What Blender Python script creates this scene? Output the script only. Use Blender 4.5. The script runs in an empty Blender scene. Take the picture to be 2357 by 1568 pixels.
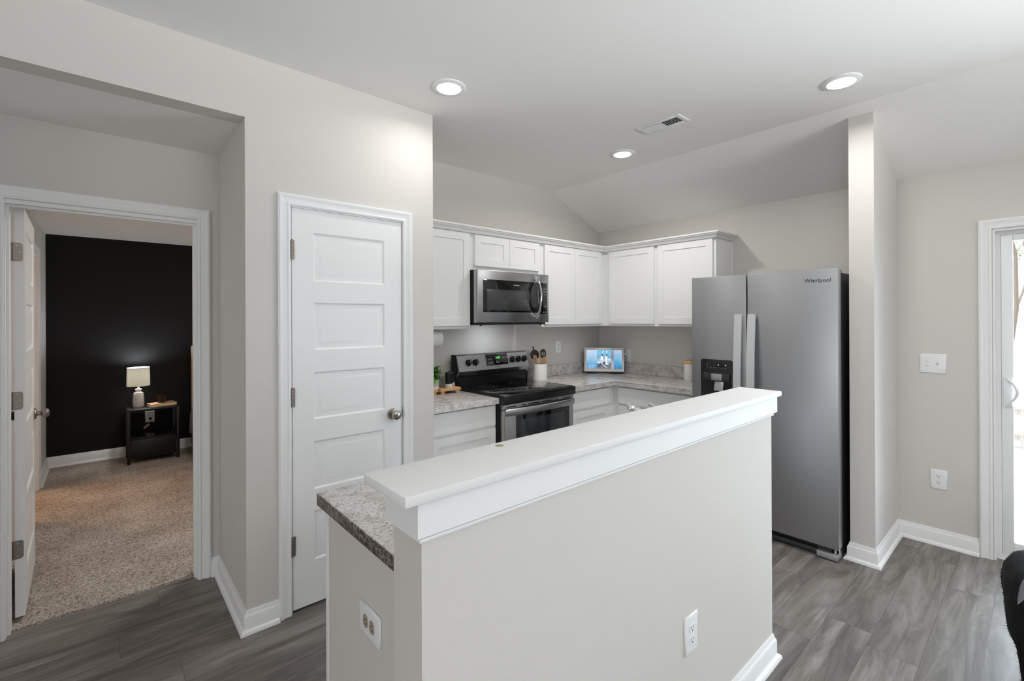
import bpy, bmesh, math, random
from mathutils import Vector, Matrix
PI = math.pi
R = math.radians
rnd = random.Random(7)
scn = bpy.context.scene
col = scn.collection

# ------------------------------------------------------------------ camera
cam = bpy.data.cameras.new('camera')
cam.sensor_fit = 'HORIZONTAL'; cam.sensor_width = 36.0
cam.lens = 1072.69 / 2357 * 36.0
cam.shift_x = -1.17 / 2357
cam.shift_y = -50.72 / 2357
cam.clip_start = 0.02
cam_ob = bpy.data.objects.new('camera', cam); col.objects.link(cam_ob)
YAW, PITCH, ROLL = R(48.7967), R(0.05), R(-0.25)
fwd = Vector((math.cos(YAW) * math.cos(PITCH), math.sin(YAW) * math.cos(PITCH), math.sin(PITCH)))
right = Vector((math.sin(YAW), -math.cos(YAW), 0))
upv = right.cross(fwd)
r2 = right * math.cos(ROLL) + upv * math.sin(ROLL)
u2 = -right * math.sin(ROLL) + upv * math.cos(ROLL)
m = Matrix((r2, u2, -fwd)).transposed().to_4x4()
m.translation = Vector((0, 0, 1.4782))
cam_ob.matrix_world = m
scn.camera = cam_ob

# ------------------------------------------------------------------ exposure, world, daylight
vs = scn.view_settings
vs.view_transform = 'Standard'; vs.look = 'None'; vs.gamma = 1.0; vs.exposure = 0.05
vs.use_curve_mapping = False
w = bpy.data.worlds.new('overcast_sky'); scn.world = w; w.use_nodes = True
bg = w.node_tree.nodes['Background']
bg.inputs[0].default_value = (0.90, 0.96, 1.0, 1); bg.inputs[1].default_value = 1.7


def area_light(name, loc, direction, sx, sy, power, color=(1, 1, 1), shape='RECTANGLE', spread=180):
    l = bpy.data.lights.new(name, 'AREA'); l.shape = shape; l.size = sx; l.size_y = sy
    l.energy = power; l.color = color; l.spread = R(spread)
    o = bpy.data.objects.new(name, l); col.objects.link(o)
    o.location = loc
    o.rotation_euler = Vector(direction).to_track_quat('-Z', 'Y').to_euler()
    return o


sun = bpy.data.lights.new('sun', 'SUN'); sun.energy = 2.2; sun.angle = R(2); sun.color = (1.0, 0.97, 0.92)
sun_ob = bpy.data.objects.new('sun', sun); col.objects.link(sun_ob)
sun_ob.rotation_euler = Vector((0.45, -0.55, -0.70)).to_track_quat('-Z', 'Y').to_euler()
# daylight through the sliding door, then added fill lamps for living room and bedroom
area_light('daylight_sliding_door', (4.75, -0.72, 1.10), (-1, 0, 0), 2.4, 2.3, 115, (0.70, 0.87, 1.0))
area_light('daylight_off_patio', (4.85, -0.72, 0.30), (-1, 0, 0.75), 2.4, 1.2, 30, (0.94, 0.98, 1.0))
area_light('side_fill', (-4.02, -1.4, 1.45), (1, 0, 0.05), 2.6, 1.5, 46, (0.97, 0.985, 1.0))  # added fill in the unseen left wall opening, evens out the interior
area_light('ceiling_fill', (1.6, -4.50, 1.1), (0, 0.80, 0.60), 2.6, 0.8, 82, (0.99, 0.99, 1.0), spread=62)  # added uplight by the back wall, brightens the ceiling for overhead bounce
area_light('bedroom_top_fill', (0.9, 3.75, 2.33), (0, 0, -1), 0.3, 0.3, 15, (1.0, 0.95, 0.89), 'DISK')  # added soft fill over the carpet near the bedroom door, no fixture there
area_light('bedroom_side_fill', (3.5, 5.0, 1.5), (-1, 0, -0.1), 1.2, 1.2, 9, (0.97, 0.98, 1.0))  # added dim ambient fill, the bedroom wall behind it has no window


# ------------------------------------------------------------------ materials
def lin(c):
    def f(v):
        v = v / 255.0
        return v / 12.92 if v <= 0.04045 else ((v + 0.055) / 1.055) ** 2.4
    return (f(c[0]), f(c[1]), f(c[2]), 1.0)


MATS = {}


def mat(name, c, rough=0.5, metal=0.0, bump=0.0, bscale=200.0, spec=0.5, var=0.0, vscale=3.0, coat=0.0, emit=0.0, ecol=None, stretch=None):
    if name in MATS: return MATS[name]
    m = bpy.data.materials.new(name); m.use_nodes = True
    nt = m.node_tree; b = nt.nodes['Principled BSDF']
    b.inputs['Base Color'].default_value = lin(c)
    b.inputs['Roughness'].default_value = rough
    b.inputs['Metallic'].default_value = metal
    b.inputs['Specular IOR Level'].default_value = spec
    if coat: b.inputs['Coat Weight'].default_value = coat; b.inputs['Coat Roughness'].default_value = 0.05
    if emit:
        b.inputs['Emission Color'].default_value = lin(ecol or c); b.inputs['Emission Strength'].default_value = emit
    if bump or var:
        tc = nt.nodes.new('ShaderNodeTexCoord'); mp = nt.nodes.new('ShaderNodeMapping')
        nt.links.new(tc.outputs['Object'], mp.inputs[0])
        if stretch: mp.inputs['Scale'].default_value = stretch
    if bump:
        n = nt.nodes.new('ShaderNodeTexNoise'); n.inputs['Scale'].default_value = bscale; n.inputs['Detail'].default_value = 3
        bp = nt.nodes.new('ShaderNodeBump'); bp.inputs['Strength'].default_value = bump; bp.inputs['Distance'].default_value = 0.002
        nt.links.new(mp.outputs[0], n.inputs['Vector']); nt.links.new(n.outputs[0], bp.inputs['Height']); nt.links.new(bp.outputs[0], b.inputs['Normal'])
    if var:
        n = nt.nodes.new('ShaderNodeTexNoise'); n.inputs['Scale'].default_value = vscale; n.inputs['Detail'].default_value = 4
        mx = nt.nodes.new('ShaderNodeMix'); mx.data_type = 'RGBA'
        k = lin(c)
        mx.inputs['A'].default_value = tuple(max(0, v * (1 - var)) for v in k[:3]) + (1,)
        mx.inputs['B'].default_value = tuple(min(1, v * (1 + var)) for v in k[:3]) + (1,)
        nt.links.new(mp.outputs[0], n.inputs['Vector']); nt.links.new(n.outputs[0], mx.inputs['Factor']); nt.links.new(mx.outputs['Result'], b.inputs['Base Color'])
    MATS[name] = m
    return m


def ramp(nt, stops):
    r = nt.nodes.new('ShaderNodeValToRGB')
    e = r.color_ramp.elements
    while len(e) < len(stops): e.new(0.5)
    for x, (p, c) in zip(e, stops): x.position = p; x.color = lin(c)
    return r


WALL = mat('greige_wall_paint', (212, 208, 203), 0.75, bump=0.12, bscale=160, spec=0.3)
CEIL = mat('ceiling_paint', (240, 239, 236), 0.85, bump=0.18, bscale=120, spec=0.2)
TRIM = mat('white_trim_paint', (236, 236, 236), 0.6, bump=0.03, bscale=60, spec=0.25)
DOORW = mat('white_door_paint', (236, 236, 236), 0.42, bump=0.05, bscale=90)
CAB = mat('white_cabinet_paint', (236, 236, 235), 0.42, bump=0.02, bscale=60)
PLASTIC = mat('white_plastic', (236, 237, 238), 0.35)
SLOT = mat('dark_slot', (70, 66, 62), 0.7)
BLACKW = mat('black_accent_paint', (13, 12, 12), 0.6, bump=0.15, bscale=120, spec=0.25)
BLACKP = mat('black_enamel', (16, 16, 17), 0.25)
BLACKM = mat('black_matte', (20, 20, 21), 0.6)
DARKGLASS = mat('black_glass', (9, 9, 10), 0.06, spec=0.6)
OVENGLASS = mat('oven_window_glass', (38, 42, 46), 0.12, spec=0.6)
MWGLASS = mat('microwave_window_mesh', (58, 60, 60), 0.22, spec=0.6)
NICKEL = mat('satin_nickel', (168, 160, 152), 0.28, metal=1.0)
NICKELD = mat('aged_nickel', (150, 140, 134), 0.42, metal=1.0)
CHROME = mat('chrome', (225, 226, 228), 0.06, metal=1.0)
CHAR = mat('charcoal_body', (52, 52, 54), 0.45)
LGREY = mat('light_grey_edge', (178, 180, 182), 0.35, metal=0.6)


def steel(name, c, rough, horizontal=True):
    m = bpy.data.materials.new(name); m.use_nodes = True
    nt = m.node_tree; b = nt.nodes['Principled BSDF']
    b.inputs['Base Color'].default_value = lin(c); b.inputs['Metallic'].default_value = 1.0
    b.inputs['Roughness'].default_value = rough
    tc = nt.nodes.new('ShaderNodeTexCoord'); mp = nt.nodes.new('ShaderNodeMapping')
    mp.inputs['Scale'].default_value = (2, 2, 900)
    n = nt.nodes.new('ShaderNodeTexNoise'); n.inputs['Scale'].default_value = 1.0; n.inputs['Detail'].default_value = 2
    bp = nt.nodes.new('ShaderNodeBump'); bp.inputs['Strength'].default_value = 0.06; bp.inputs['Distance'].default_value = 0.001
    n2 = nt.nodes.new('ShaderNodeTexNoise'); n2.inputs['Scale'].default_value = 1.6
    bp2 = nt.nodes.new('ShaderNodeBump'); bp2.inputs['Strength'].default_value = 0.10; bp2.inputs['Distance'].default_value = 0.02
    nt.links.new(tc.outputs['Object'], mp.inputs[0]); nt.links.new(mp.outputs[0], n.inputs['Vector'])
    nt.links.new(tc.outputs['Object'], n2.inputs['Vector'])
    nt.links.new(n.outputs[0], bp.inputs['Height']); nt.links.new(n2.outputs[0], bp2.inputs['Height'])
    nt.links.new(bp.outputs[0], bp2.inputs['Normal']); nt.links.new(bp2.outputs[0], b.inputs['Normal'])
    MATS[name] = m
    return m


STEEL = steel('brushed_stainless', (176, 176, 178), 0.30)
STEELF = steel('fridge_stainless', (180, 181, 184), 0.42)


def granite_mat(name='speckled_granite_laminate', stops=None):
    m = bpy.data.materials.new(name); m.use_nodes = True
    nt = m.node_tree; b = nt.nodes['Principled BSDF']; L = nt.links.new
    b.inputs['Roughness'].default_value = 0.22
    tc = nt.nodes.new('ShaderNodeTexCoord')
    n1 = nt.nodes.new('ShaderNodeTexNoise'); n1.inputs['Scale'].default_value = 105; n1.inputs['Detail'].default_value = 5; n1.inputs['Roughness'].default_value = 0.65
    n2 = nt.nodes.new('ShaderNodeTexNoise'); n2.inputs['Scale'].default_value = 16; n2.inputs['Detail'].default_value = 3
    n3 = nt.nodes.new('ShaderNodeTexVoronoi'); n3.inputs['Scale'].default_value = 95
    for n in (n1, n2, n3): L(tc.outputs['Object'], n.inputs['Vector'])
    r1 = ramp(nt, stops or [(0.30, (70, 64, 62)), (0.38, (150, 140, 136)), (0.43, (212, 207, 204)), (0.62, (236, 234, 232))])
    r2 = ramp(nt, [(0.33, (196, 186, 181)), (0.55, (244, 243, 242))])
    r3 = ramp(nt, [(0.0, (150, 145, 142)), (0.22, (255, 255, 255))])
    L(n1.outputs[0], r1.inputs[0]); L(n2.outputs[0], r2.inputs[0]); L(n3.outputs['Distance'], r3.inputs[0])
    a = nt.nodes.new('ShaderNodeMix'); a.data_type = 'RGBA'; a.blend_type = 'MULTIPLY'; a.inputs['Factor'].default_value = 0.75
    L(r1.outputs[0], a.inputs['A']); L(r2.outputs[0], a.inputs['B'])
    c = nt.nodes.new('ShaderNodeMix'); c.data_type = 'RGBA'; c.blend_type = 'MULTIPLY'; c.inputs['Factor'].default_value = 0.6
    L(a.outputs['Result'], c.inputs['A']); L(r3.outputs[0], c.inputs['B'])
    L(c.outputs['Result'], b.inputs['Base Color'])
    return m


GRANITE = granite_mat()
GRANITE_DARK = granite_mat('dark_speckled_edge_laminate', [(0.36, (34, 30, 29)), (0.48, (92, 84, 80)), (0.56, (128, 120, 116)), (0.70, (176, 168, 162))])


def floor_mat():
    m = bpy.data.materials.new('grey_vinyl_planks'); m.use_nodes = True
    nt = m.node_tree; b = nt.nodes['Principled BSDF']; L = nt.links.new
    b.inputs['Roughness'].default_value = 0.46; b.inputs['Specular IOR Level'].default_value = 0.7
    tc = nt.nodes.new('ShaderNodeTexCoord')
    br = nt.nodes.new('ShaderNodeTexBrick')
    br.offset = 0.0; br.squash = 1
    br.inputs['Scale'].default_value = 1.0; br.inputs['Brick Width'].default_value = 1.22; br.inputs['Row Height'].default_value = 0.178
    br.inputs['Mortar Size'].default_value = 0.0013; br.inputs['Mortar Smooth'].default_value = 0.3; br.inputs['Bias'].default_value = 0
    br.inputs['Color1'].default_value = (0, 0, 0, 1); br.inputs['Color2'].default_value = (1, 1, 1, 1); br.inputs['Mortar'].default_value = (0.5, 0.5, 0.5, 1)
    sp = nt.nodes.new('ShaderNodeSeparateXYZ'); L(tc.outputs['Object'], sp.inputs[0])
    dv_ = nt.nodes.new('ShaderNodeMath'); dv_.operation = 'DIVIDE'; dv_.inputs[1].default_value = 0.178; L(sp.outputs['Y'], dv_.inputs[0])
    fl = nt.nodes.new('ShaderNodeMath'); fl.operation = 'FLOOR'; L(dv_.outputs[0], fl.inputs[0])
    wn = nt.nodes.new('ShaderNodeTexWhiteNoise'); wn.noise_dimensions = '1D'; L(fl.outputs[0], wn.inputs['W'])
    ma = nt.nodes.new('ShaderNodeMath'); ma.operation = 'MULTIPLY_ADD'; ma.inputs[1].default_value = 1.22; L(wn.outputs['Value'], ma.inputs[0]); L(sp.outputs['X'], ma.inputs[2])
    cb = nt.nodes.new('ShaderNodeCombineXYZ'); L(ma.outputs[0], cb.inputs['X']); L(sp.outputs['Y'], cb.inputs['Y'])
    L(cb.outputs[0], br.inputs['Vector'])
    mp = nt.nodes.new('ShaderNodeMapping'); mp.inputs['Scale'].default_value = (0.55, 3.6, 1)
    ad = nt.nodes.new('ShaderNodeVectorMath'); ad.operation = 'ADD'
    sc = nt.nodes.new('ShaderNodeVectorMath'); sc.operation = 'SCALE'; sc.inputs['Scale'].default_value = 7.0
    L(br.outputs['Color'], sc.inputs[0]); L(tc.outputs['Object'], ad.inputs[0]); L(sc.outputs[0], ad.inputs[1]); L(ad.outputs[0], mp.inputs[0])
    n1 = nt.nodes.new('ShaderNodeTexNoise'); n1.inputs['Scale'].default_value = 2.6; n1.inputs['Detail'].default_value = 8; n1.inputs['Roughness'].default_value = 0.66; n1.inputs['Distortion'].default_value = 1.1
    L(mp.outputs[0], n1.inputs['Vector'])
    mp2 = nt.nodes.new('ShaderNodeMapping'); mp2.inputs['Scale'].default_value = (3.5, 70, 1)
    L(ad.outputs[0], mp2.inputs[0])
    n2 = nt.nodes.new('ShaderNodeTexNoise'); n2.inputs['Scale'].default_value = 1.0; n2.inputs['Detail'].default_value = 4
    L(mp2.outputs[0], n2.inputs['Vector'])
    r1 = ramp(nt, [(0.30, (82, 75, 70)), (0.50, (122, 115, 110)), (0.72, (160, 154, 151))])
    L(n1.outputs[0], r1.inputs[0])
    mx = nt.nodes.new('ShaderNodeMix'); mx.data_type = 'RGBA'; mx.blend_type = 'OVERLAY'; mx.inputs['Factor'].default_value = 0.28
    L(r1.outputs[0], mx.inputs['A']); L(n2.outputs[0], mx.inputs['B'])
    # plank to plank tone
    r3 = ramp(nt, [(0.0, (222, 222, 222)), (1.0, (255, 255, 255))]); L(br.outputs['Color'], r3.inputs[0])
    m2 = nt.nodes.new('ShaderNodeMix'); m2.data_type = 'RGBA'; m2.blend_type = 'MULTIPLY'; m2.inputs['Factor'].default_value = 0.7
    L(mx.outputs['Result'], m2.inputs['A']); L(r3.outputs[0], m2.inputs['B'])
    m3 = nt.nodes.new('ShaderNodeMix'); m3.data_type = 'RGBA'; m3.inputs['B'].default_value = lin((84, 78, 73))
    L(br.outputs['Fac'], m3.inputs['Factor']); L(m2.outputs['Result'], m3.inputs['A'])
    L(m3.outputs['Result'], b.inputs['Base Color'])
    bp = nt.nodes.new('ShaderNodeBump'); bp.inputs['Strength'].default_value = 0.12; bp.inputs['Distance'].default_value = 0.002
    L(n2.outputs[0], bp.inputs['Height']); L(bp.outputs[0], b.inputs['Normal'])
    return m


FLOORM = floor_mat()


def carpet_mat():
    m = bpy.data.materials.new('beige_carpet_pile'); m.use_nodes = True
    nt = m.node_tree; b = nt.nodes['Principled BSDF']; L = nt.links.new
    b.inputs['Roughness'].default_value = 0.95; b.inputs['Specular IOR Level'].default_value = 0.1
    tc = nt.nodes.new('ShaderNodeTexCoord')
    n1 = nt.nodes.new('ShaderNodeTexNoise'); n1.inputs['Scale'].default_value = 120; n1.inputs['Detail'].default_value = 4
    n2 = nt.nodes.new('ShaderNodeTexNoise'); n2.inputs['Scale'].default_value = 3; n2.inputs['Detail'].default_value = 3
    L(tc.outputs['Object'], n1.inputs['Vector']); L(tc.outputs['Object'], n2.inputs['Vector'])
    r1 = ramp(nt, [(0.34, (132, 118, 108)), (0.5, (204, 192, 182)), (0.68, (234, 225, 216))])
    r2 = ramp(nt, [(0.3, (214, 210, 206)), (0.7, (255, 255, 255))])
    L(n1.outputs[0], r1.inputs[0]); L(n2.outputs[0], r2.inputs[0])
    a = nt.nodes.new('ShaderNodeMix'); a.data_type = 'RGBA'; a.blend_type = 'MULTIPLY'; a.inputs['Factor'].default_value = 1.0
    L(r1.outputs[0], a.inputs['A']); L(r2.outputs[0], a.inputs['B']); L(a.outputs['Result'], b.inputs['Base Color'])
    bp = nt.nodes.new('ShaderNodeBump'); bp.inputs['Strength'].default_value = 0.9; bp.inputs['Distance'].default_value = 0.012
    L(n1.outputs[0], bp.inputs['Height']); L(bp.outputs[0], b.inputs['Normal'])
    return m


CARPET = carpet_mat()


def wood_mat(name, c1, c2, scale=(3, 40, 40), rough=0.5):
    m = bpy.data.materials.new(name); m.use_nodes = True
    nt = m.node_tree; b = nt.nodes['Principled BSDF']; L = nt.links.new
    b.inputs['Roughness'].default_value = rough
    tc = nt.nodes.new('ShaderNodeTexCoord'); mp = nt.nodes.new('ShaderNodeMapping'); mp.inputs['Scale'].default_value = scale
    n = nt.nodes.new('ShaderNodeTexNoise'); n.inputs['Scale'].default_value = 1.5; n.inputs['Detail'].default_value = 5
    r = ramp(nt, [(0.3, c1), (0.7, c2)])
    L(tc.outputs['Object'], mp.inputs[0]); L(mp.outputs[0], n.inputs['Vector']); L(n.outputs[0], r.inputs[0]); L(r.outputs[0], b.inputs['Base Color'])
    return m


BAMBOO = wood_mat('bamboo_wood', (196, 150, 98), (222, 180, 128))
SPOONW = wood_mat('spoon_wood', (156, 110, 66), (206, 164, 116), (20, 20, 4))
FENCEW = wood_mat('weathered_fence_wood', (206, 200, 194), (236, 232, 226), (30, 30, 3), 0.8)

# ------------------------------------------------------------------ building helpers
ROOT = {}


class B:
    """collects shapes (world coordinates) into one mesh"""

    def __init__(self):
        self.bm = bmesh.new(); self.mats = []; self.mi = 0

    def mat(self, m):
        if m not in self.mats: self.mats.append(m)
        self.mi = self.mats.index(m); return self

    def _tag(self, faces):
        for f in faces: f.material_index = self.mi

    def quad(self, *pts):
        f = self.bm.faces.new([self.bm.verts.new(p) for p in pts]); f.material_index = self.mi; return self

    def box(self, x0, x1, y0, y1, z0, z1, bev=0.0, seg=2):
        vs = [self.bm.verts.new((x, y, z)) for x in (x0, x1) for y in (y0, y1) for z in (z0, z1)]
        ix = [(0, 1, 3, 2), (4, 6, 7, 5), (0, 4, 5, 1), (2, 3, 7, 6), (0, 2, 6, 4), (1, 5, 7, 3)]
        fs = [self.bm.faces.new([vs[i] for i in q]) for q in ix]
        self._tag(fs)
        if bev:
            es = list({e for f in fs for e in f.edges})
            r = bmesh.ops.bevel(self.bm, geom=es, offset=bev, segments=seg, affect='EDGES', profile=0.5)
            self._tag(r['faces'])
        return self

    def obox(self, c, ax, ay, az, sx, sy, sz, bev=0.0):
        """box about centre c with half sizes along given unit axes"""
        c = Vector(c); ax, ay, az = Vector(ax), Vector(ay), Vector(az)
        vs = [self.bm.verts.new(c + ax * (i * sx) + ay * (j * sy) + az * (k * sz)) for i in (-1, 1) for j in (-1, 1) for k in (-1, 1)]
        ix = [(0, 1, 3, 2), (4, 6, 7, 5), (0, 4, 5, 1), (2, 3, 7, 6), (0, 2, 6, 4), (1, 5, 7, 3)]
        fs = [self.bm.faces.new([vs[i] for i in q]) for q in ix]
        self._tag(fs)
        if bev:
            es = list({e for f in fs for e in f.edges})
            r = bmesh.ops.bevel(self.bm, geom=es, offset=bev, segments=2, affect='EDGES', profile=0.5); self._tag(r['faces'])
        return self

    def lathe(self, prof, base, axis=(0, 0, 1), seg=32, cap=True):
        """profile of (radius, distance along axis)"""
        a = Vector(axis).normalized(); t = Vector((1, 0, 0)) if abs(a.x) < 0.9 else Vector((0, 1, 0))
        u = a.cross(t).normalized(); v = a.cross(u); base = Vector(base)
        rings = []
        for r, h in prof:
            c = base + a * h
            rings.append([self.bm.verts.new(c + (u * math.cos(2 * PI * i / seg) + v * math.sin(2 * PI * i / seg)) * max(r, 1e-5)) for i in range(seg)])
        for k in range(len(rings) - 1):
            for i in range(seg):
                f = self.bm.faces.new([rings[k][i], rings[k][(i + 1) % seg], rings[k + 1][(i + 1) % seg], rings[k + 1][i]]); f.material_index = self.mi
        if cap:
            for rg in (rings[0], rings[-1]):
                f = self.bm.faces.new(rg); f.material_index = self.mi
        return self

    def tube(self, pts, r, seg=10, cap=True, flat=1.0):
        pts = [Vector(p) for p in pts]; n = len(pts)
        rs = r if isinstance(r, (list, tuple)) else [r] * n
        rings = []; pu = None
        for i, p in enumerate(pts):
            t = (pts[min(i + 1, n - 1)] - pts[max(i - 1, 0)]).normalized()
            if pu is None:
                s = Vector((0, 0, 1)) if abs(t.z) < 0.9 else Vector((1, 0, 0))
                pu = t.cross(s).normalized()
            u = (pu - t * pu.dot(t)).normalized(); v = t.cross(u); pu = u
            rings.append([self.bm.verts.new(p + u * math.cos(2 * PI * k / seg) * rs[i] + v * math.sin(2 * PI * k / seg) * rs[i] * flat) for k in range(seg)])
        for k in range(n - 1):
            for i in range(seg):
                f = self.bm.faces.new([rings[k][i], rings[k][(i + 1) % seg], rings[k + 1][(i + 1) % seg], rings[k + 1][i]]); f.material_index = self.mi
        if cap:
            for rg in (rings[0], rings[-1]):
                f = self.bm.faces.new(rg); f.material_index = self.mi
        return self

    def sweep(self, prof, path, normal):
        """closed profile (a along outward side, b along normal) swept with mitred corners"""
        n = Vector(normal); P = [Vector(p) for p in path]; k = len(P)
        rings = []
        for i in range(k):
            t1 = (P[i] - P[i - 1]).normalized() if i > 0 else (P[1] - P[0]).normalized()
            t2 = (P[i + 1] - P[i]).normalized() if i < k - 1 else t1
            s1, s2 = t1.cross(n), t2.cross(n)
            s = (s1 + s2); s = s / max(1e-6, s.dot(s1))
            rings.append([self.bm.verts.new(P[i] + s * a + n * b) for a, b in prof])
        q = len(prof)
        for i in range(k - 1):
            for j in range(q):
                f = self.bm.faces.new([rings[i][j], rings[i][(j + 1) % q], rings[i + 1][(j + 1) % q], rings[i + 1][j]]); f.material_index = self.mi
        for rg in (rings[0], rings[-1]):
            f = self.bm.faces.new(rg); f.material_index = self.mi
        return self

    def prism(self, poly, ext):
        """polygon (3d points) extruded by vector ext"""
        e = Vector(ext); a = [self.bm.verts.new(p) for p in poly]; b = [self.bm.verts.new(Vector(p) + e) for p in poly]; n = len(poly)
        fs = [self.bm.faces.new(a), self.bm.faces.new(b[::-1])]
        for i in range(n): fs.append(self.bm.faces.new([a[i], a[(i + 1) % n], b[(i + 1) % n], b[i]]))
        self._tag(fs); return self

    def ball(self, c, rx, ry=None, rz=None, seg=20, rings=12, mtx=None):
        ry = rx if ry is None else ry; rz = rx if rz is None else rz
        M = Matrix.Translation(c) @ (mtx.to_4x4() if mtx else Matrix()) @ Matrix.Diagonal((rx, ry, rz, 1))
        r = bmesh.ops.create_uvsphere(self.bm, u_segments=seg, v_segments=rings, radius=1, matrix=M)
        self._tag({f for v in r['verts'] for f in v.link_faces}); return self

    def panel_face(self, o, ux, uz, n, W, H, cells, nest):
        """flat face (origin o, axes ux,uz, normal n) W x H with rectangular cells (x0,x1,z0,z1) filled by nested rings [(inset, depth)]"""
        o, ux, uz, n = Vector(o), Vector(ux), Vector(uz), Vector(n)
        P = lambda x, z, d=0.0: self.bm.verts.new(o + ux * x + uz * z - n * d)
        xs = sorted({0, W, *[c[0] for c in cells], *[c[1] for c in cells]}); zs = sorted({0, H, *[c[2] for c in cells], *[c[3] for c in cells]})
        for i in range(len(xs) - 1):
            for j in range(len(zs) - 1):
                mx, mz = (xs[i] + xs[i + 1]) / 2, (zs[j] + zs[j + 1]) / 2
                if any(c[0] < mx < c[1] and c[2] < mz < c[3] for c in cells): continue
                f = self.bm.faces.new([P(xs[i], zs[j]), P(xs[i + 1], zs[j]), P(xs[i + 1], zs[j + 1]), P(xs[i], zs[j + 1])]); f.material_index = self.mi
        for x0, x1, z0, z1 in cells:
            rg = []
            for ins, d in nest:
                rg.append([P(x0 + ins, z0 + ins, d), P(x1 - ins, z0 + ins, d), P(x1 - ins, z1 - ins, d), P(x0 + ins, z1 - ins, d)])
            for a, b in zip(rg, rg[1:]):
                for i in range(4):
                    f = self.bm.faces.new([a[i], a[(i + 1) % 4], b[(i + 1) % 4], b[i]]); f.material_index = self.mi
            f = self.bm.faces.new(rg[-1]); f.material_index = self.mi
        return self

    def build(self, name, material=None, parent=None, smooth=True, local=False, angle=35):
        bmesh.ops.recalc_face_normals(self.bm, faces=self.bm.faces)
        me = bpy.data.meshes.new(name)
        root = Vector((0, 0, 0))
        if parent is not None and not local: root = ROOT.get(parent.name, Vector((0, 0, 0)))
        if root.length: bmesh.ops.translate(self.bm, verts=self.bm.verts, vec=-root)
        self.bm.to_mesh(me); self.bm.free()
        for mm in (self.mats or [material]): me.materials.append(mm)
        if smooth and len(me.polygons):
            me.polygons.foreach_set('use_smooth', [True] * len(me.polygons))
            me.set_sharp_from_angle(angle=R(angle))
        o = bpy.data.objects.new(name, me); col.objects.link(o)
        if parent is not None:
            o.parent = parent
            ROOT[o.name] = ROOT.get(parent.name, Vector((0, 0, 0)))
        return o


def thing(name, label, cat, loc=(0, 0, 0), rz=0.0, group=None):
    o = bpy.data.objects.new(name, None); col.objects.link(o)
    o.empty_display_size = 0.05
    o.location = loc; o.rotation_euler = (0, 0, rz)
    o['label'] = label; o['category'] = cat
    if group: o['group'] = group
    ROOT[o.name] = Vector(loc)
    return o


def tag(o, label, cat, group=None):
    o['label'] = label; o['category'] = cat
    if group: o['group'] = group
    return o


def struct(o, label=None):
    o['kind'] = 'structure'
    if label: o['label'] = label
    return o


def lettering(parent, s, size, o, ux, uz, material, name='lettering', align='CENTER', depth=0.0004):
    """flat raised letters with their own origin, reading direction ux and up uz (world)"""
    c = bpy.data.curves.new(name, 'FONT'); c.body = s; c.size = size; c.align_x = align; c.align_y = 'CENTER'; c.extrude = depth; c.resolution_u = 3
    t = bpy.data.objects.new(name + '_curve', c)
    me = bpy.data.meshes.new_from_object(t)
    bpy.data.objects.remove(t); bpy.data.curves.remove(c)
    ux, uz = Vector(ux), Vector(uz); n = ux.cross(uz)
    M = Matrix((ux, uz, n)).transposed().to_4x4(); M.translation = Vector(o) - ROOT.get(parent.name, Vector((0, 0, 0)))
    me.transform(M); me.materials.clear(); me.materials.append(material); me.name = name
    ob = bpy.data.objects.new(name, me); col.objects.link(ob); ob.parent = parent
    return ob


X, Y, Z = Vector((1, 0, 0)), Vector((0, 1, 0)), Vector((0, 0, 1))
YP, YB, YR, XF, YS, XS = 2.49, 3.183, 3.208, 4.067, 0.665, 3.431
ZC, ZS, ZL, XFOLD = 2.74, 2.44, 2.415, 3.344

# ================================================================== THE ROOM SHELL
b = B(); b.box(-4.1, 4.25, -4.7, 3.235, -0.06, 0.0); struct(b.build('floor', FLOORM, smooth=False), 'grey wood-look vinyl plank floor')
b = B(); b.box(-2.2, 3.7, 3.235, 6.7, -0.06, 0.012); struct(b.build('floor_bedroom', CARPET, smooth=False), 'beige carpet of the dark bedroom')

b = B()   # flat ceiling folding down to the exterior wall
b.prism([(-4.1, -4.7, ZC), (XFOLD, -4.7, ZC), (XF + 0.12, -4.7, ZL - (0.12) * (ZC - ZL) / (XF - XFOLD)), (XF + 0.12, -4.7, 2.9), (-4.1, -4.7, 2.9)], (0, 7.99, 0))
struct(b.build('ceiling', CEIL, smooth=False), 'white ceiling folding down towards the kitchen end wall')
b = B(); b.box(-0.9, 0.502, YP + 0.11, YB + 0.02, ZS, ZS + 0.1); struct(b.build('ceiling_alcove', CEIL, smooth=False), 'lower ceiling of the hallway alcove')
b = B(); b.box(-2.3, 3.7, YB + 0.1, 6.7, 2.345, 2.45); struct(b.build('ceiling_bedroom', CEIL, smooth=False))

b = B()   # pantry wall with door opening, header over the alcove, wall beyond it
b.box(0.502, 0.698, YP, YP + 0.11, 0, ZC); b.box(1.3225, 1.53, YP, YP + 0.11, 0, ZC); b.box(0.698, 1.3225, YP, YP + 0.11, 2.052, ZC)
b.box(-0.78, 0.502, YP, YP + 0.11, ZS, ZC); b.box(-4.1, -0.78, YP, YP + 0.11, 0, ZC)
struct(b.build('wall_pantry', WALL, smooth=False), 'greige wall holding the closed pantry door')
b = B(); b.box(0.502, 0.60, YP + 0.11, YB, 0, ZS + 0.05); struct(b.build('wall_alcove_right', WALL, smooth=False))
b = B(); b.box(-0.90, -0.78, YP + 0.11, YB, 0, ZS + 0.05); struct(b.build('wall_alcove_left', WALL, smooth=False))
b = B()
b.box(-0.90, -0.352, YB, YB + 0.115, 0, ZS + 0.05); b.box(0.40, 1.43, YB, YB + 0.115, 0, ZS + 0.05); b.box(-0.352, 0.40, YB, YB + 0.115, 2.048, ZS + 0.05)
struct(b.build('wall_bedroom_front', WALL, smooth=False))
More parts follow.
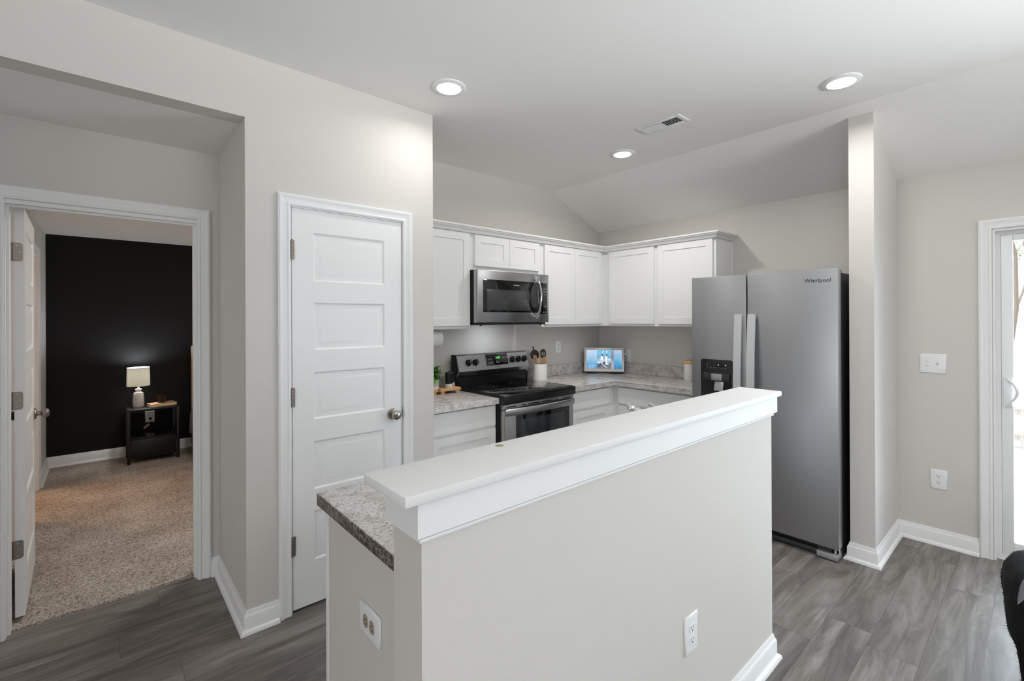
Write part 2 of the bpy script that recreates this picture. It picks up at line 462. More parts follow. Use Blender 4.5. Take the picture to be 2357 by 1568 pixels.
b = B(); b.box(1.43, 1.53, YP + 0.11, YR, 0, ZC); struct(b.build('wall_kitchen_left', WALL, smooth=False))
b = B(); b.box(1.43, XF + 0.12, YR, YR + 0.09, 0, ZC + 0.1); struct(b.build('wall_range', WALL, smooth=False), 'greige kitchen wall behind the range')
b = B()
b.box(XF, XF + 0.12, 0.207, YR, 0, ZC); b.box(XF, XF + 0.12, -1.66, 0.207, 2.01, ZC); b.box(XF, XF + 0.12, -4.7, -1.66, 0, ZC)
struct(b.build('wall_right', WALL, smooth=False), 'greige exterior wall with the sliding glass door')
zt = lambda x: ZC - (x - XFOLD) * (ZC - ZL) / (XF - XFOLD) + 0.004
b = B(); b.prism([(XS, YS, 0), (XF, YS, 0), (XF, YS, zt(XF)), (XS, YS, zt(XS))], (0, 0.124, 0)); struct(b.build('wall_stub', WALL, smooth=False), 'short greige wing wall beside the refrigerator')
b = B()
b.box(-4.1, XF + .12, -4.62, -4.5, 0, 0.7); b.box(-4.1, XF + .12, -4.62, -4.5, 2.2, ZC)
for x0, x1 in ((-4.1, -3.0), (-1.4, 0.3), (2.9, XF + .12)): b.box(x0, x1, -4.62, -4.5, 0.7, 2.2)
struct(b.build('wall_back', WALL, smooth=False))
b = B(); b.box(-4.12, -4.0, -4.7, -2.7, 0, ZC); b.box(-4.12, -4.0, -0.1, YP, 0, ZC); b.box(-4.12, -4.0, -2.7, -0.1, 0, 0.7); b.box(-4.12, -4.0, -2.7, -0.1, 2.2, ZC); struct(b.build('wall_left', WALL, smooth=False))
b = B(); b.box(0.454, 2.18, 0.785, 0.899, 0, 1.139); struct(b.build('wall_peninsula', WALL, smooth=False), 'greige half wall of the kitchen peninsula')
for k, (x0, x1) in enumerate(((-3.0, -1.4), (0.3, 2.9))):   # living room windows behind the camera
    b = B().mat(TRIM)
    b.box(x0, x1, -4.56, -4.52, 0.7, 0.75); b.box(x0, x1, -4.56, -4.52, 2.15, 2.2); b.box(x0, x0 + .05, -4.56, -4.52, .75, 2.15); b.box(x1 - .05, x1, -4.56, -4.52, .75, 2.15); b.box(x0 + .05, x1 - .05, -4.55, -4.53, 1.43, 1.47)
    struct(b.build('window_%d' % (k + 1), TRIM, smooth=False))

# bedroom shell
b = B()
b.box(-0.555, -0.44, YB + 0.115, 4.90, 0, 2.4); b.box(-0.555, -0.44, 5.74, 6.55, 0, 2.4); b.box(-0.555, -0.44, 4.90, 5.74, 2.05, 2.4)
struct(b.build('wall_bedroom_left', WALL, smooth=False))
b = B(); b.box(-2.2, 3.7, 6.55, 6.65, 0, 2.4); struct(b.build('wall_bedroom_accent', BLACKW, smooth=False), 'black painted accent wall of the bedroom')
b = B(); b.box(3.6, 3.7, YB + 0.115, 6.55, 0, 2.4); struct(b.build('wall_bedroom_right', WALL, smooth=False))
b = B(); b.box(-2.2, -2.1, YB + 0.115, 6.55, 0, 2.4); b.box(-2.1, -0.555, YB + .115, YB + .2, 0, 2.4); struct(b.build('wall_closet', WALL, smooth=False))

# ------------------------------------------------------------------ mouldings
BASE = [(0, 0), (0.030, 0), (0.030, 0.005), (0.026, 0.014), (0.019, 0.019), (0.014, 0.020), (0.014, 0.076), (0.011, 0.084), (0.008, 0.088), (0.007, 0.094), (0.004, 0.105), (0, 0.105)]
CASE = [(0, 0), (0, 0.009), (0.006, 0.012), (0.010, 0.012), (0.014, 0.008), (0.030, 0.011), (0.040, 0.016), (0.047, 0.0185), (0.051, 0.0185), (0.053, 0.015), (0.057, 0.015), (0.057, 0)]


def base(name, path, m=TRIM):
    return struct(B().sweep(BASE, path, Z).build(name, m, angle=25))


base('baseboard_alcove', [(0.458, YB, 0), (0.502, YB, 0), (0.502, YP, 0), (0.642, YP, 0)])
base('baseboard_pantry', [(1.379, YP, 0), (1.53, YP, 0), (1.53, 2.56, 0)])
base('baseboard_stub', [(3.50, YS + .124, 0), (XS, YS + .124, 0), (XS, YS, 0), (XF, YS, 0), (XF, 0.27, 0)])
base('baseboard_peninsula', [(0.454, 0.899, 0), (0.454, 0.785, 0), (2.18, 0.785, 0), (2.18, 0.899, 0)])
base('baseboard_bedroom', [(-0.44, 5.80, 0.012), (-0.44, 6.55, 0.012), (3.6, 6.55, 0.012)])
base('baseboard_header', [(-4.0, YP, 0), (-0.78, YP, 0)])


def casing(name, xa, xb, zt_, yy, n=(0, -1, 0)):
    return struct(B().sweep(CASE, [(xb, yy, 0), (xb, yy, zt_), (xa, yy, zt_), (xa, yy, 0)], n).build(name, TRIM, angle=25))


casing('trim_1', 0.699, 1.322, 2.052, YP)
casing('trim_2', -0.351, 0.401, 2.052, YB)
struct(B().sweep(CASE, [(XF, -1.66, 0), (XF, -1.66, 2.012), (XF, 0.212, 2.012), (XF, 0.212, 0)], (-1, 0, 0)).build('trim_3', TRIM, angle=25))
struct(B().sweep([(a * 1.2, c) for a, c in CASE], [(-0.44, 5.735, 0.012), (-0.44, 5.735, 2.045), (-0.44, 4.905, 2.045), (-0.44, 4.905, 0.012)], (1, 0, 0)).build('trim_4', TRIM, angle=25))
# jambs
b = B(); b.box(0.698, 0.7065, YP + .001, YP + 0.11, 0, 2.048); b.box(1.3195, 1.3225, YP + .001, YP + .11, 0, 2.048); b.box(0.698, 1.3225, YP + .001, YP + .11, 2.046, 2.052)
b.box(0.7065, 0.718, YP + .045, YP + .06, 0, 2.046); b.box(1.309, 1.3195, YP + .045, YP + .06, 0, 2.046); b.box(0.7065, 1.3195, YP + .045, YP + .06, 2.036, 2.046)
struct(b.build('door_1_frame', TRIM, smooth=False))
b = B(); b.box(-0.352, -0.347, YB + .001, YB + .114, 0, 2.03); b.box(0.394, 0.40, YB + .001, YB + .114, 0, 2.03); b.box(-0.352, 0.40, YB + .001, YB + .114, 2.03, 2.048)
b.box(0.384, 0.394, YB + .03, YB + .075, 0, 2.03); b.box(-0.347, -0.337, YB + .03, YB + .075, 0, 2.03); b.box(-0.337, 0.384, YB + .03, YB + .075, 2.019, 2.03)
struct(b.build('door_2_frame', TRIM, smooth=False))
b = B(); b.box(-0.556, -0.439, 5.725, 5.74, 0.012, 2.05); b.box(-0.556, -0.439, 4.90, 4.915, 0.012, 2.05); b.box(-0.556, -0.439, 4.915, 5.725, 2.035, 2.05)
struct(b.build('door_closet_frame', TRIM, smooth=False))

# ------------------------------------------------------------------ doors
NEST = [(0, 0), (0.004, 0.003), (0.008, 0.008), (0.014, 0.0085), (0.040, 0.002), (0.043, 0.002)]
PZ = [(1.677, 1.929), (1.321, 1.567), (0.962, 1.206), (0.600, 0.848), (0.236, 0.488)]


def hinge_knuckle(parent, x, y, z0, z1):
    b = B()
    n = 5
    for i in range(n):
        a = z0 + (z1 - z0) * i / n; c = z0 + (z1 - z0) * (i + 1) / n
        b.lathe([(0.0066, a + 0.0006), (0.0066, c - 0.0006)], (x, y, 0), Z, 14)
    b.lathe([(0.004, z1), (0.005, z1 + .003), (0.001, z1 + .006)], (x, y, 0), Z, 12)
    b.box(x - 0.004, x + 0.012, y + 0.002, y + 0.006, z0, z1)
    return b.build('hinge', NICKELD, parent)


def knob(parent, p, n, name='door_knob', material=NICKEL):
    b = B()
    b.lathe([(0.0, 0), (0.032, 0), (0.033, 0.004), (0.030, 0.009), (0.014, 0.012), (0.012, 0.020), (0.0125, 0.028), (0.020, 0.033), (0.0265, 0.042), (0.0275, 0.052), (0.024, 0.061), (0.014, 0.066), (0.0, 0.067)], p, n, 28, cap=False)
    return b.build(name, material, parent)


# pantry door, closed
x0, x1, yf = 0.7105, 1.3165, YP + 0.006
b = B(); W_, H_ = x1 - x0, 2.045 - 0.013
b.panel_face((x0, yf, 0.013), X, Z, -Y, W_, H_, [(0.105, 0.499, a - 0.013, c - 0.013) for a, c in PZ], NEST)
b.quad((x0, yf, .013), (x0, yf + .035, .013), (x0, yf + .035, 2.045), (x0, yf, 2.045)); b.quad((x1, yf, .013), (x1, yf + .035, .013), (x1, yf + .035, 2.045), (x1, yf, 2.045))
b.quad((x0, yf + .035, .013), (x1, yf + .035, .013), (x1, yf + .035, 2.045), (x0, yf + .035, 2.045)); b.quad((x0, yf, .013), (x1, yf, .013), (x1, yf + .035, .013), (x0, yf + .035, .013)); b.quad((x0, yf, 2.045), (x1, yf, 2.045), (x1, yf + .035, 2.045), (x0, yf + .035, 2.045))
bmesh.ops.remove_doubles(b.bm, verts=b.bm.verts, dist=1e-5)
d1 = struct(b.build('door_1', DOORW, angle=20), 'closed white five-panel pantry door with a round nickel knob')
for z0, z1 in ((1.783, 1.879), (1.040, 1.132), (0.290, 0.386)): hinge_knuckle(d1, 0.709, YP - 0.004, z0, z1)
knob(d1, (1.256, yf, 0.930), -Y)
b = B(); b.box(1.3166, 1.3192, YP + 0.004, YP + 0.03, 0.905, 0.965); b.build('latch_plate', BLACKM, d1)

# bedroom door, swung open into the bedroom
hx, hy = -0.331, 3.302
ux = Vector((-0.030, 0.9995, 0)).normalized(); nx = Vector((ux.y, -ux.x, 0))   # along the slab, towards its visible face
W2 = 0.705
b = B()
o_ = Vector((hx, hy, 0.034)) + nx * 0.035
H2 = 2.033 - 0.034
cells = [(0.105, W2 - 0.105, a - 0.034, c - 0.034) for a, c in PZ]
b.panel_face(o_, ux, Z, nx, W2, H2, cells, NEST)
b.panel_face(Vector((hx, hy, 0.034)), ux, Z, -nx, W2, H2, cells, NEST)
p0, p1 = Vector((hx, hy, .034)), Vector((hx, hy, .034)) + ux * W2
for q in (p0, p1): b.quad(q, q + nx * .035, q + nx * .035 + Z * H2, q + Z * H2)
b.quad(p0, p1, p1 + nx * .035, p0 + nx * .035); b.quad(p0 + Z * H2, p1 + Z * H2, p1 + nx * .035 + Z * H2, p0 + nx * .035 + Z * H2)
bmesh.ops.remove_doubles(b.bm, verts=b.bm.verts, dist=1e-5)
d2 = struct(b.build('door_2', DOORW, angle=20), 'white panelled bedroom door standing open on three hinges')
for z0, z1 in ((1.77, 1.861), (1.045, 1.133), (0.318, 0.408)):
    h = B()
    # leaf with rounded corners on the slab's edge, then the knuckle
    L0 = Vector((hx, hy, 0)) - ux * 0.0022
    pts = []
    for cx_, cz_, a0 in ((0.019, z1 - 0.014, 0), (0.019, z0 + 0.014, -90)):
        for k in range(5):
            a = R(a0 + 90 - k * 22.5) if a0 == 0 else R(0 - k * 22.5)
            pts.append((cx_ + 0.011 * math.cos(a), cz_ + 0.014 * math.sin(a)))
    poly = [L0 + nx * (-0.009) + Z * z1] + [L0 + nx * u + Z * v for u, v in pts] + [L0 + nx * (-0.009) + Z * z0]
    h.prism(poly, ux * 0.002)
    for i in range(5):
        a = z0 + (z1 - z0) * i / 5; c = z0 + (z1 - z0) * (i + 1) / 5
        kp = Vector((hx, hy, 0)) - nx * 0.010 - ux * 0.004
        h.lathe([(0.0062, a + .0008), (0.0062, c - .0008)], kp, Z, 12)
    ho = h.build('hinge', NICKELD, d2)
    for u, v in ((0.009, 0.85), (0.018, 0.5), (0.009, 0.15)):
        s = B(); s.lathe([(0.0042, 0), (0.0042, 0.0008), (0.001, 0.0012)], L0 + nx * u + Z * (z0 + (z1 - z0) * v), -ux, 12); s.build('screw', NICKEL, ho)
kp = Vector((hx, hy, 0)) + nx * .035 + ux * (W2 - 0.062)
knob(d2, (kp.x, kp.y, 0.928), nx, material=NICKELD)
knob(d2, (kp.x - nx.x * .035, kp.y - nx.y * .035, 0.928), -nx, material=NICKELD)

# sliding glass door
GLASS = bpy.data.materials.new('clear_glass'); GLASS.use_nodes = True
nt = GLASS.node_tree; nt.nodes.remove(nt.nodes['Principled BSDF'])
gt = nt.nodes.new('ShaderNodeBsdfTransparent'); gg = nt.nodes.new('ShaderNodeBsdfGlossy'); gg.inputs['Roughness'].default_value = 0.01
mx = nt.nodes.new('ShaderNodeMixShader'); fr = nt.nodes.new('ShaderNodeFresnel'); fr.inputs[0].default_value = 1.25
nt.links.new(fr.outputs[0], mx.inputs[0]); nt.links.new(gt.outputs[0], mx.inputs[1]); nt.links.new(gg.outputs[0], mx.inputs[2]); nt.links.new(mx.outputs[0], nt.nodes['Material Output'].inputs[0])
b = B().mat(TRIM)
b.box(XF - .001, XF + .12, 0.198, 0.207, 0, 2.01); b.box(XF - .001, XF + .12, -1.66, -1.651, 0, 2.01); b.box(XF - .001, XF + .12, -1.651, 0.198, 1.998, 2.01)
b.box(XF + .042, XF + .12, 0.176, 0.198, 0.0, 1.998); b.box(XF + .042, XF + .12, -1.651, -1.629, 0, 1.998); b.box(XF + .042, XF + .12, -1.629, 0.176, 1.977, 1.998); b.box(XF + .042, XF + .12, -1.629, 0.176, 0, 0.035)
d3 = struct(b.build('door_3', TRIM, smooth=False), 'white sliding glass door to the bright back yard')


def sash(name, ya, yb, xa, xb):
    s = B()
    s.box(xa, xb, yb - .05, yb, .035, 1.977, .003); s.box(xa, xb, ya, ya + .05, .035, 1.977, .003); s.box(xa, xb, ya + .05, yb - .05, 1.937, 1.977, .003); s.box(xa, xb, ya + .05, yb - .05, .035, .117, .003)
    so = s.build(name, PLASTIC, d3)
    g = B(); g.box((xa + xb) / 2 - .004, (xa + xb) / 2 + .004, ya + .05, yb - .05, .117, 1.937); g.build('glass', GLASS, so, smooth=False)
    return so


s1 = sash('sliding_sash', -0.76, 0.175, XF + .044, XF + .076)
s2 = sash('fixed_sash', -1.628, -0.70, XF + .080, XF + .112)
h = B()
h.box(XF + .033, XF + .046, 0.128, 0.166, 0.935, 1.115, .004)
pts = [(XF + .036 - 0.024 * math.sin(PI * t), 0.158 - 0.050 * math.sin(PI * t), 0.938 + 0.174 * t) for t in [i / 16 for i in range(17)]]
h.tube(pts, [0.005 + 0.003 * math.sin(PI * i / 16) for i in range(17)], 10, flat=1.0)
h.build('handle', PLASTIC, s1)

# ================================================================== HALF WALL LEDGE
lg = thing('bar_ledge', 'white painted wooden bar ledge capping the half wall in front of the kitchen', 'ledge', (1.3, 0.842, 1.139))
b = B(); b.box(0.402, 2.205, 0.751, 0.930, 1.1395, 1.160, .0025); b.build('ledge_top', TRIM, lg)
b = B(); b.sweep([(0.0005, 0), (0.018, 0), (0.018, 0.0705), (0.0005, 0.0705)], [(0.454, 0.899, 1.069), (0.454, 0.785, 1.069), (2.18, 0.785, 1.069), (2.18, 0.899, 1.069)], Z); b.build('fascia', TRIM, lg, smooth=False)
b = B(); b.sweep([(0.0005, 0), (0.007, 0), (0.0085, 0.004), (0.007, 0.007), (0.011, 0.011), (0.016, 0.0155), (0.0005, 0.0155)], [(0.454, 0.899, 1.0535), (0.454, 0.785, 1.0535), (2.18, 0.785, 1.0535), (2.18, 0.899, 1.0535)], Z); b.build('bed_moulding', TRIM, lg, angle=20)
b = B(); b.lathe([(0.0, 0.0002), (0.011, 0.0002), (0.0105, 0.0008), (0.0, 0.001)], (0.745, 0.903, 1.160), Z, 12, cap=False); b.build('chip', mat('bare_wood_chip', (176, 158, 120), 0.7), lg)


# ================================================================== PLATES
def plate(name, label, cat, c, u, n, w=0.082, hgt=0.126, kind='outlet', horizontal=False, group=None, parts=PLASTIC):
    """cover plate centred at c on a wall with normal n; u is its width direction"""
    c, u, n = Vector(c), Vector(u), Vector(n); v = Vector((0, 0, 1))
    if horizontal: u, v = v, u
    t = thing(name, label, cat, tuple(c), group=group)
    b = B(); hw, hh = w / 2, hgt / 2
    o = c
    rings = []
    for ins, d in ((0, 0.0005), (0, 0.003), (0.004, 0.0062), (0.006, 0.0066)):
        rings.append([b.bm.verts.new(o + u * sx * (hw - ins) + v * sz * (hh - ins) + n * d) for sx, sz in ((-1, -1), (1, -1), (1, 1), (-1, 1))])
    for a, e in zip(rings, rings[1:]):
        for i in range(4): b.bm.faces.new([a[i], a[(i + 1) % 4], e[(i + 1) % 4], e[i]])
    b.bm.faces.new(rings[-1]); b.bm.faces.new(rings[0])
    b.build('cover_plate', PLASTIC, t, angle=60)
    if kind == 'outlet':
        for s in (-1, 1):
            k = B(); ctr = c + v * s * 0.0195
            poly = []
            for i in range(24):
                a = 2 * PI * i / 24
                poly.append(ctr + u * (0.0172 * math.cos(a)) + v * max(-0.0135, min(0.0135, 0.0172 * math.sin(a))) + n * 0.0055)
            k.prism(poly, n * 0.0028)
            k.build('socket', parts, t)
            k = B().mat(SLOT)
            for sx, hh_ in ((-0.0064, 0.0042), (0.0064, 0.0034)):
                k.obox(ctr + u * sx + v * 0.003 + n * 0.0083, u, v, n, 0.0011, hh_, 0.0004)
            k.obox(ctr - v * 0.0075 + n * 0.0083, u, v, n, 0.0024, 0.0024, 0.0004)
            k.build('slots', SLOT, t)
        k = B(); k.lathe([(0.0032, 0), (0.0032, 0.001), (0.001, 0.0016)], c + n * 0.0066, n, 10); k.build('screw', PLASTIC, t)
    elif kind == 'switch':
        for s in (-1, 1):
            k = B(); ctr = c + u * s * 0.023
            k.obox(ctr + n * 0.0068, u, v, n, 0.0055, 0.0125, 0.0006)
            k.build('switch_slot', mat('plastic_recess', (214, 215, 216), 0.4), t)
            k = B(); k.obox(ctr + v * 0.005 * s + n * 0.011, u, (v * 0.93 + n * 0.36 * s).normalized(), (n * 0.93 - v * 0.36 * s).normalized(), 0.0042, 0.0085, 0.004, 0.001)
            k.build('toggle', PLASTIC, t)
            for q in (-1, 1):
                k = B(); k.lathe([(0.0030, 0), (0.0030, 0.001), (0.001, 0.0016)], ctr + v * q * 0.030 + n * 0.0066, n, 10); k.build('screw', PLASTIC, t)
    return t


TAUPE = mat('taupe_plastic', (168, 150, 134), 0.45)
plate('wall_outlet', 'white duplex outlet low on the front of the greige half wall', 'outlet', (1.471, 0.785, 0.426), X, -Y)
plate('wall_outlet', 'sideways outlet with tan sockets on the end panel of the peninsula', 'outlet', (0.5355, 1.192, 0.664), -Y, -X, 0.082, 0.126, horizontal=True, parts=TAUPE)
plate('wall_outlet', 'white duplex outlet above the baseboard near the sliding glass door', 'outlet', (XF, 0.456, 0.426), -Y, -X)
plate('light_switch', 'white double toggle light switch beside the sliding glass door', 'light switch', (XF, 0.482, 1.175), -Y, -X, 0.130, 0.126, kind='switch')
plate('wall_outlet', 'white outlet on the backsplash wall beside the utensil crock', 'outlet', (3.412, YR, 1.195), X, -Y, 0.076, 0.122)
plate('wall_outlet', 'white outlet with a charger plugged in beside the smart display', 'outlet', (XF, 2.838, 1.092), -Y, -X, 0.076, 0.130)
plate('wall_outlet', 'white outlet on the black bedroom wall seen through the nightstand', 'outlet', (0.376, 6.55, 0.412), X, -Y, 0.084, 0.125)

# ================================================================== CEILING FITTINGS
LEDM = mat('led_lens', (255, 255, 255), 0.5, emit=14.0, ecol=(255, 252, 248))
for (lx, ly), lpow, lab in (((1.413, 2.131), 2.7, 'round recessed ceiling light nearest the pantry door wall'), ((2.968, 0.713), 6.0, 'round recessed ceiling light in front of the wing wall beside the fridge'), ((2.987, 2.126), 9.0, 'smallest-looking recessed ceiling light, above the range and corner cabinets')):
    t = thing('recessed_light', lab, 'ceiling light', (lx, ly, ZC), group='recessed ceiling lights')
    b = B(); b.lathe([(0.093, 0.0), (0.092, 0.004), (0.086, 0.007), (0.066, 0.010), (0.063, 0.006), (0.063, 0.001)], (lx, ly, ZC), -Z, 48, cap=False); b.build('trim_ring', PLASTIC, t)
    b = B(); b.lathe([(0.063, 0.002), (0.050, 0.0055), (0.02, 0.007), (0.0, 0.0072)], (lx, ly, ZC), -Z, 48, cap=False); b.build('lens', LEDM, t)
    area_light('led_beam', (lx, ly, ZC - 0.014), (0, 0, -1), 0.12, 0.12, lpow, (1.0, 0.98, 0.95), 'DISK', 160)

# ceiling supply vent
vt = thing('ceiling_vent', 'white rectangular air vent register in the ceiling between the recessed lights', 'vent', (2.732, 1.634, ZC))
VX0, VX1, VY0, VY1 = 2.662, 2.802, 1.481, 1.787
b = B()
b.box(VX0, VX1, VY0, VY0 + .028, ZC - .007, ZC - .0005, .002); b.box(VX0, VX1, VY1 - .028, VY1, ZC - .007, ZC - .0005, .002); b.box(VX0, VX0 + .028, VY0 + .028, VY1 - .028, ZC - .007, ZC - .0005, .002); b.box(VX1 - .028, VX1, VY0 + .028, VY1 - .028, ZC - .007, ZC - .0005, .002); b.box(VX0 + .028, VX1 - .028, 1.622, 1.646, ZC - .007, ZC - .0005)
b.build('vent_frame', PLASTIC, vt)
b = B(); b.box(VX0 + .02, VX1 - .02, VY0 + .02, VY1 - .02, ZC - .0012, ZC - .0003); b.build('duct_opening', mat('duct_dark', (46, 48, 50), 0.8), vt, smooth=False)
b = B()
for i in range(8):
    for y_, s in ((VY0 + .034 + i * .0143, 1), (1.652 + i * .0143, -1)):
        a = R(38) * s
        b.obox((2.732, y_, ZC - .0052), X, Vector((0, math.cos(a), math.sin(a))), Vector((0, -math.sin(a), math.cos(a))), 0.042, 0.0055, 0.0006)
b.build('louvres', PLASTIC, vt, smooth=False)

# ================================================================== CABINETS
SHAK = [(0, 0), (0.0008, 0.0), (0.0016, 0.006), (0.003, 0.006)]


def shaker(parent, o, u, n, W, H, stile=0.056, name='door', slab=False, th=0.019):
    """door leaf: lower corner o on the face plane, width direction u, outward normal n"""
    o, u, n = Vector(o), Vector(u), Vector(n); b = B()
    f = o + n * th
    if slab:
        b.panel_face(f, u, Z, n, W, H, [], SHAK)
    else:
        b.panel_face(f, u, Z, n, W, H, [(stile, W - stile, stile, H - stile)], SHAK)
    c = [f, f + u * W, f + u * W + Z * H, f + Z * H]
    for i in range(4): b.quad(c[i], c[(i + 1) % 4], c[(i + 1) % 4] - n * (th - .0005), c[i] - n * (th - .0005))
    b.quad(*[q - n * (th - .0005) for q in c])
    bmesh.ops.remove_doubles(b.bm, verts=b.bm.verts, dist=1e-5)
    return b.build(name, CAB, parent, angle=20)


UZ0, UZ1 = 1.405, 2.150
YU = YR - 0.305       # face of range wall uppers (doors stand 19 mm proud)
XU = XF - 0.305
t = thing('wall_cabinet', 'white shaker wall cabinet between the pantry wall and the microwave', 'cabinet', (1.82, 3.05, UZ0), group=None)
b = B(); b.box(1.532, 2.107, YU, YR - .001, UZ0, UZ1); b.build('cabinet_box', CAB, t, smooth=False)
shaker(t, (1.56, YU, 1.428), X, -Y, 0.536, 0.705)
t = thing('wall_cabinet', 'short white wall cabinet with two doors above the microwave', 'cabinet', (2.49, 3.05, 1.855))
b = B(); b.box(2.1075, 2.8775, YU, YR - .001, 1.857, UZ1); b.build('cabinet_box', CAB, t, smooth=False)
shaker(t, (2.146, YU, 1.890), X, -Y, 0.3465, 0.240); shaker(t, (2.4955, YU, 1.890), X, -Y, 0.3465, 0.240)
t = thing('wall_cabinet', 'tall white two-door wall cabinet in the corner beside the microwave', 'cabinet', (3.3, 3.05, UZ0))
b = B(); b.box(2.878, XF - .001, YU, YR - .001, UZ0, UZ1); b.build('cabinet_box', CAB, t, smooth=False)
shaker(t, (2.905, YU, 1.428), X, -Y, 0.394, 0.705); shaker(t, (3.302, YU, 1.428), X, -Y, 0.394, 0.705)
t = thing('wall_cabinet', 'white one-door wall cabinet next to the corner, above the smart display', 'cabinet', (3.9, 2.60, UZ0))
b = B(); b.box(XU, XF - .001, 2.308, YU - .0005, UZ0, UZ1); b.build('cabinet_box', CAB, t, smooth=False)
shaker(t, (XU, 2.831, 1.428), -Y, -X, 0.499, 0.705)
t = thing('wall_cabinet', 'white one-door wall cabinet partly behind the top of the refrigerator', 'cabinet', (3.9, 2.04, UZ0))
b = B(); b.box(XU, XF - .001, 1.768, 2.3075, UZ0, UZ1); b.build('cabinet_box', CAB, t, smooth=False)
shaker(t, (XU, 2.290, 1.428), -Y, -X, 0.499, 0.705)
b = B(); b.box(XF - .016, XF - .002, 1.762, 1.768, UZ0, UZ1); b.build('scribe_strip', CAB, t, smooth=False)
CROWN = [(0.0005, 0), (0.010, 0), (0.013, 0.006), (0.020, 0.016), (0.030, 0.026), (0.034, 0.028), (0.036, 0.034), (0.044, 0.038), (0.044, 0.050), (0.0005, 0.050)]
b = B(); b.sweep(CROWN, [(1.532, YU - .019, 2.136), (XU - .019, YU - .019, 2.136), (XU - .019, 1.766, 2.136), (XF - .001, 1.766, 2.136)], Z)
tag(b.build('crown_moulding', CAB, angle=20), 'white crown moulding running along the tops of the wall cabinets', 'moulding')

# base cabinets
YF, XFB = 2.600, 3.502
def base_box(t, x0, x1, y0, y1, kick):
    b = B(); b.box(x0, x1, y0, y1, 0.10, 0.874)
    b.box(*kick, 0.0, 0.10); b.build('cabinet_box', CAB, t, smooth=False)
t = thing('base_cabinet', 'white base cabinet with a drawer between pantry wall and range', 'cabinet', (1.82, 2.9, 0))
base_box(t, 1.532, 2.108, YF, YR - .001, (1.532, 2.108, YF + .07, YR - .001))
shaker(t, (1.560, YF, 0.722), X, -Y, 0.535, 0.142, name='drawer', slab=True); shaker(t, (1.560, YF, 0.14), X, -Y, 0.535, 0.562)
t = thing('base_cabinet', 'white base cabinet with a drawer under the utensil crock', 'cabinet', (3.17, 2.9, 0))
base_box(t, 2.876, XFB, YF, YR - .001, (2.876, XFB, YF + .07, YR - .001))
shaker(t, (2.905, YF, 0.716), X, -Y, 0.505, 0.142, name='drawer', slab=True); shaker(t, (2.905, YF, 0.14), X, -Y, 0.505, 0.556)
t = thing('base_cabinet', 'white base cabinet beside the refrigerator under the speckled corner counter', 'cabinet', (3.78, 2.2, 0))
base_box(t, XFB + .0005, XF - .001, 1.765, YR - .001, (XFB + .07, XF - .001, 1.765, YR - .001))
shaker(t, (XFB, 2.535, 0.716), -Y, -X, 0.745, 0.142, name='drawer', slab=True); shaker(t, (XFB, 2.535, 0.14), -Y, -X, 0.371, 0.556); shaker(t, (XFB, 2.161, 0.14), -Y, -X, 0.371, 0.556)
t = thing('base_cabinet', 'white peninsula base cabinet with a plain painted end panel behind the half wall', 'cabinet', (1.3, 1.2, 0))
b = B(); b.box(0.548, 2.17, 0.900, 1.50, 0.10, 0.874); b.box(0.548, 2.17, 0.9, 1.43, 0, .10); b.build('cabinet_box', CAB, t, smooth=False)
b = B(); b.box(0.536, 0.5475, 0.900, 1.505, 0.0, 0.8745); b.build('end_panel', WALL, t, smooth=False)
b = B(); b.box(0.5335, 0.5475, 1.5055, 1.528, 0.0, 0.8745, .002); b.build('corner_strip', TRIM, t)
for i in range(3): shaker(t, (2.14 - i * .54, 1.50, 0.14), -X, Y, 0.51, 0.72)


# worktops
def counter(name, label, poly, splash):
    t = thing(name, label, 'countertop', (sum(p[0] for p in poly) / len(poly), sum(p[1] for p in poly) / len(poly), 0.8745))
    b = B(); b.prism([(x, y, 0.875) for x, y in poly], (0, 0, 0.0395))
    es = [e for e in b.bm.edges if all(v.co.z > 0.9 for v in e.verts)]
    bmesh.ops.bevel(b.bm, geom=es, offset=0.004, segments=2, affect='EDGES', profile=0.5)
    b.build('worktop', GRANITE, t)
    for s in splash:
        b = B(); b.box(*s, 0.9148, 1.018, .003); b.build('backsplash', GRANITE, t)
    return t


counter('countertop', 'short speckled granite-look worktop between pantry wall and range', [(1.532, 2.556), (2.109, 2.556), (2.109, YR - .001), (1.532, YR - .001)], [(1.532, 2.109, YR - .020, YR - .001)])
counter('countertop', 'speckled corner worktop wrapping from the range to the refrigerator', [(2.872, 2.556), (3.456, 2.556), (3.456, 1.762), (XF - .001, 1.762), (XF - .001, YR - .001), (2.872, YR - .001)], [(2.872, XF - .021, YR - .020, YR - .001), (XF - .020, XF - .001, 1.762, YR - .001)])
pc_ = counter('countertop', 'speckled peninsula worktop tucked behind the white bar ledge', [(0.520, 0.900), (2.20, 0.900), (2.20, 1.566), (0.520, 1.566)], [])
b = B(); b.box(0.5175, 0.5195, 0.901, 1.562, 0.876, 0.911, .0006); b.build('end_cap', GRANITE_DARK, pc_)['label'] = 'dark speckled end strip'

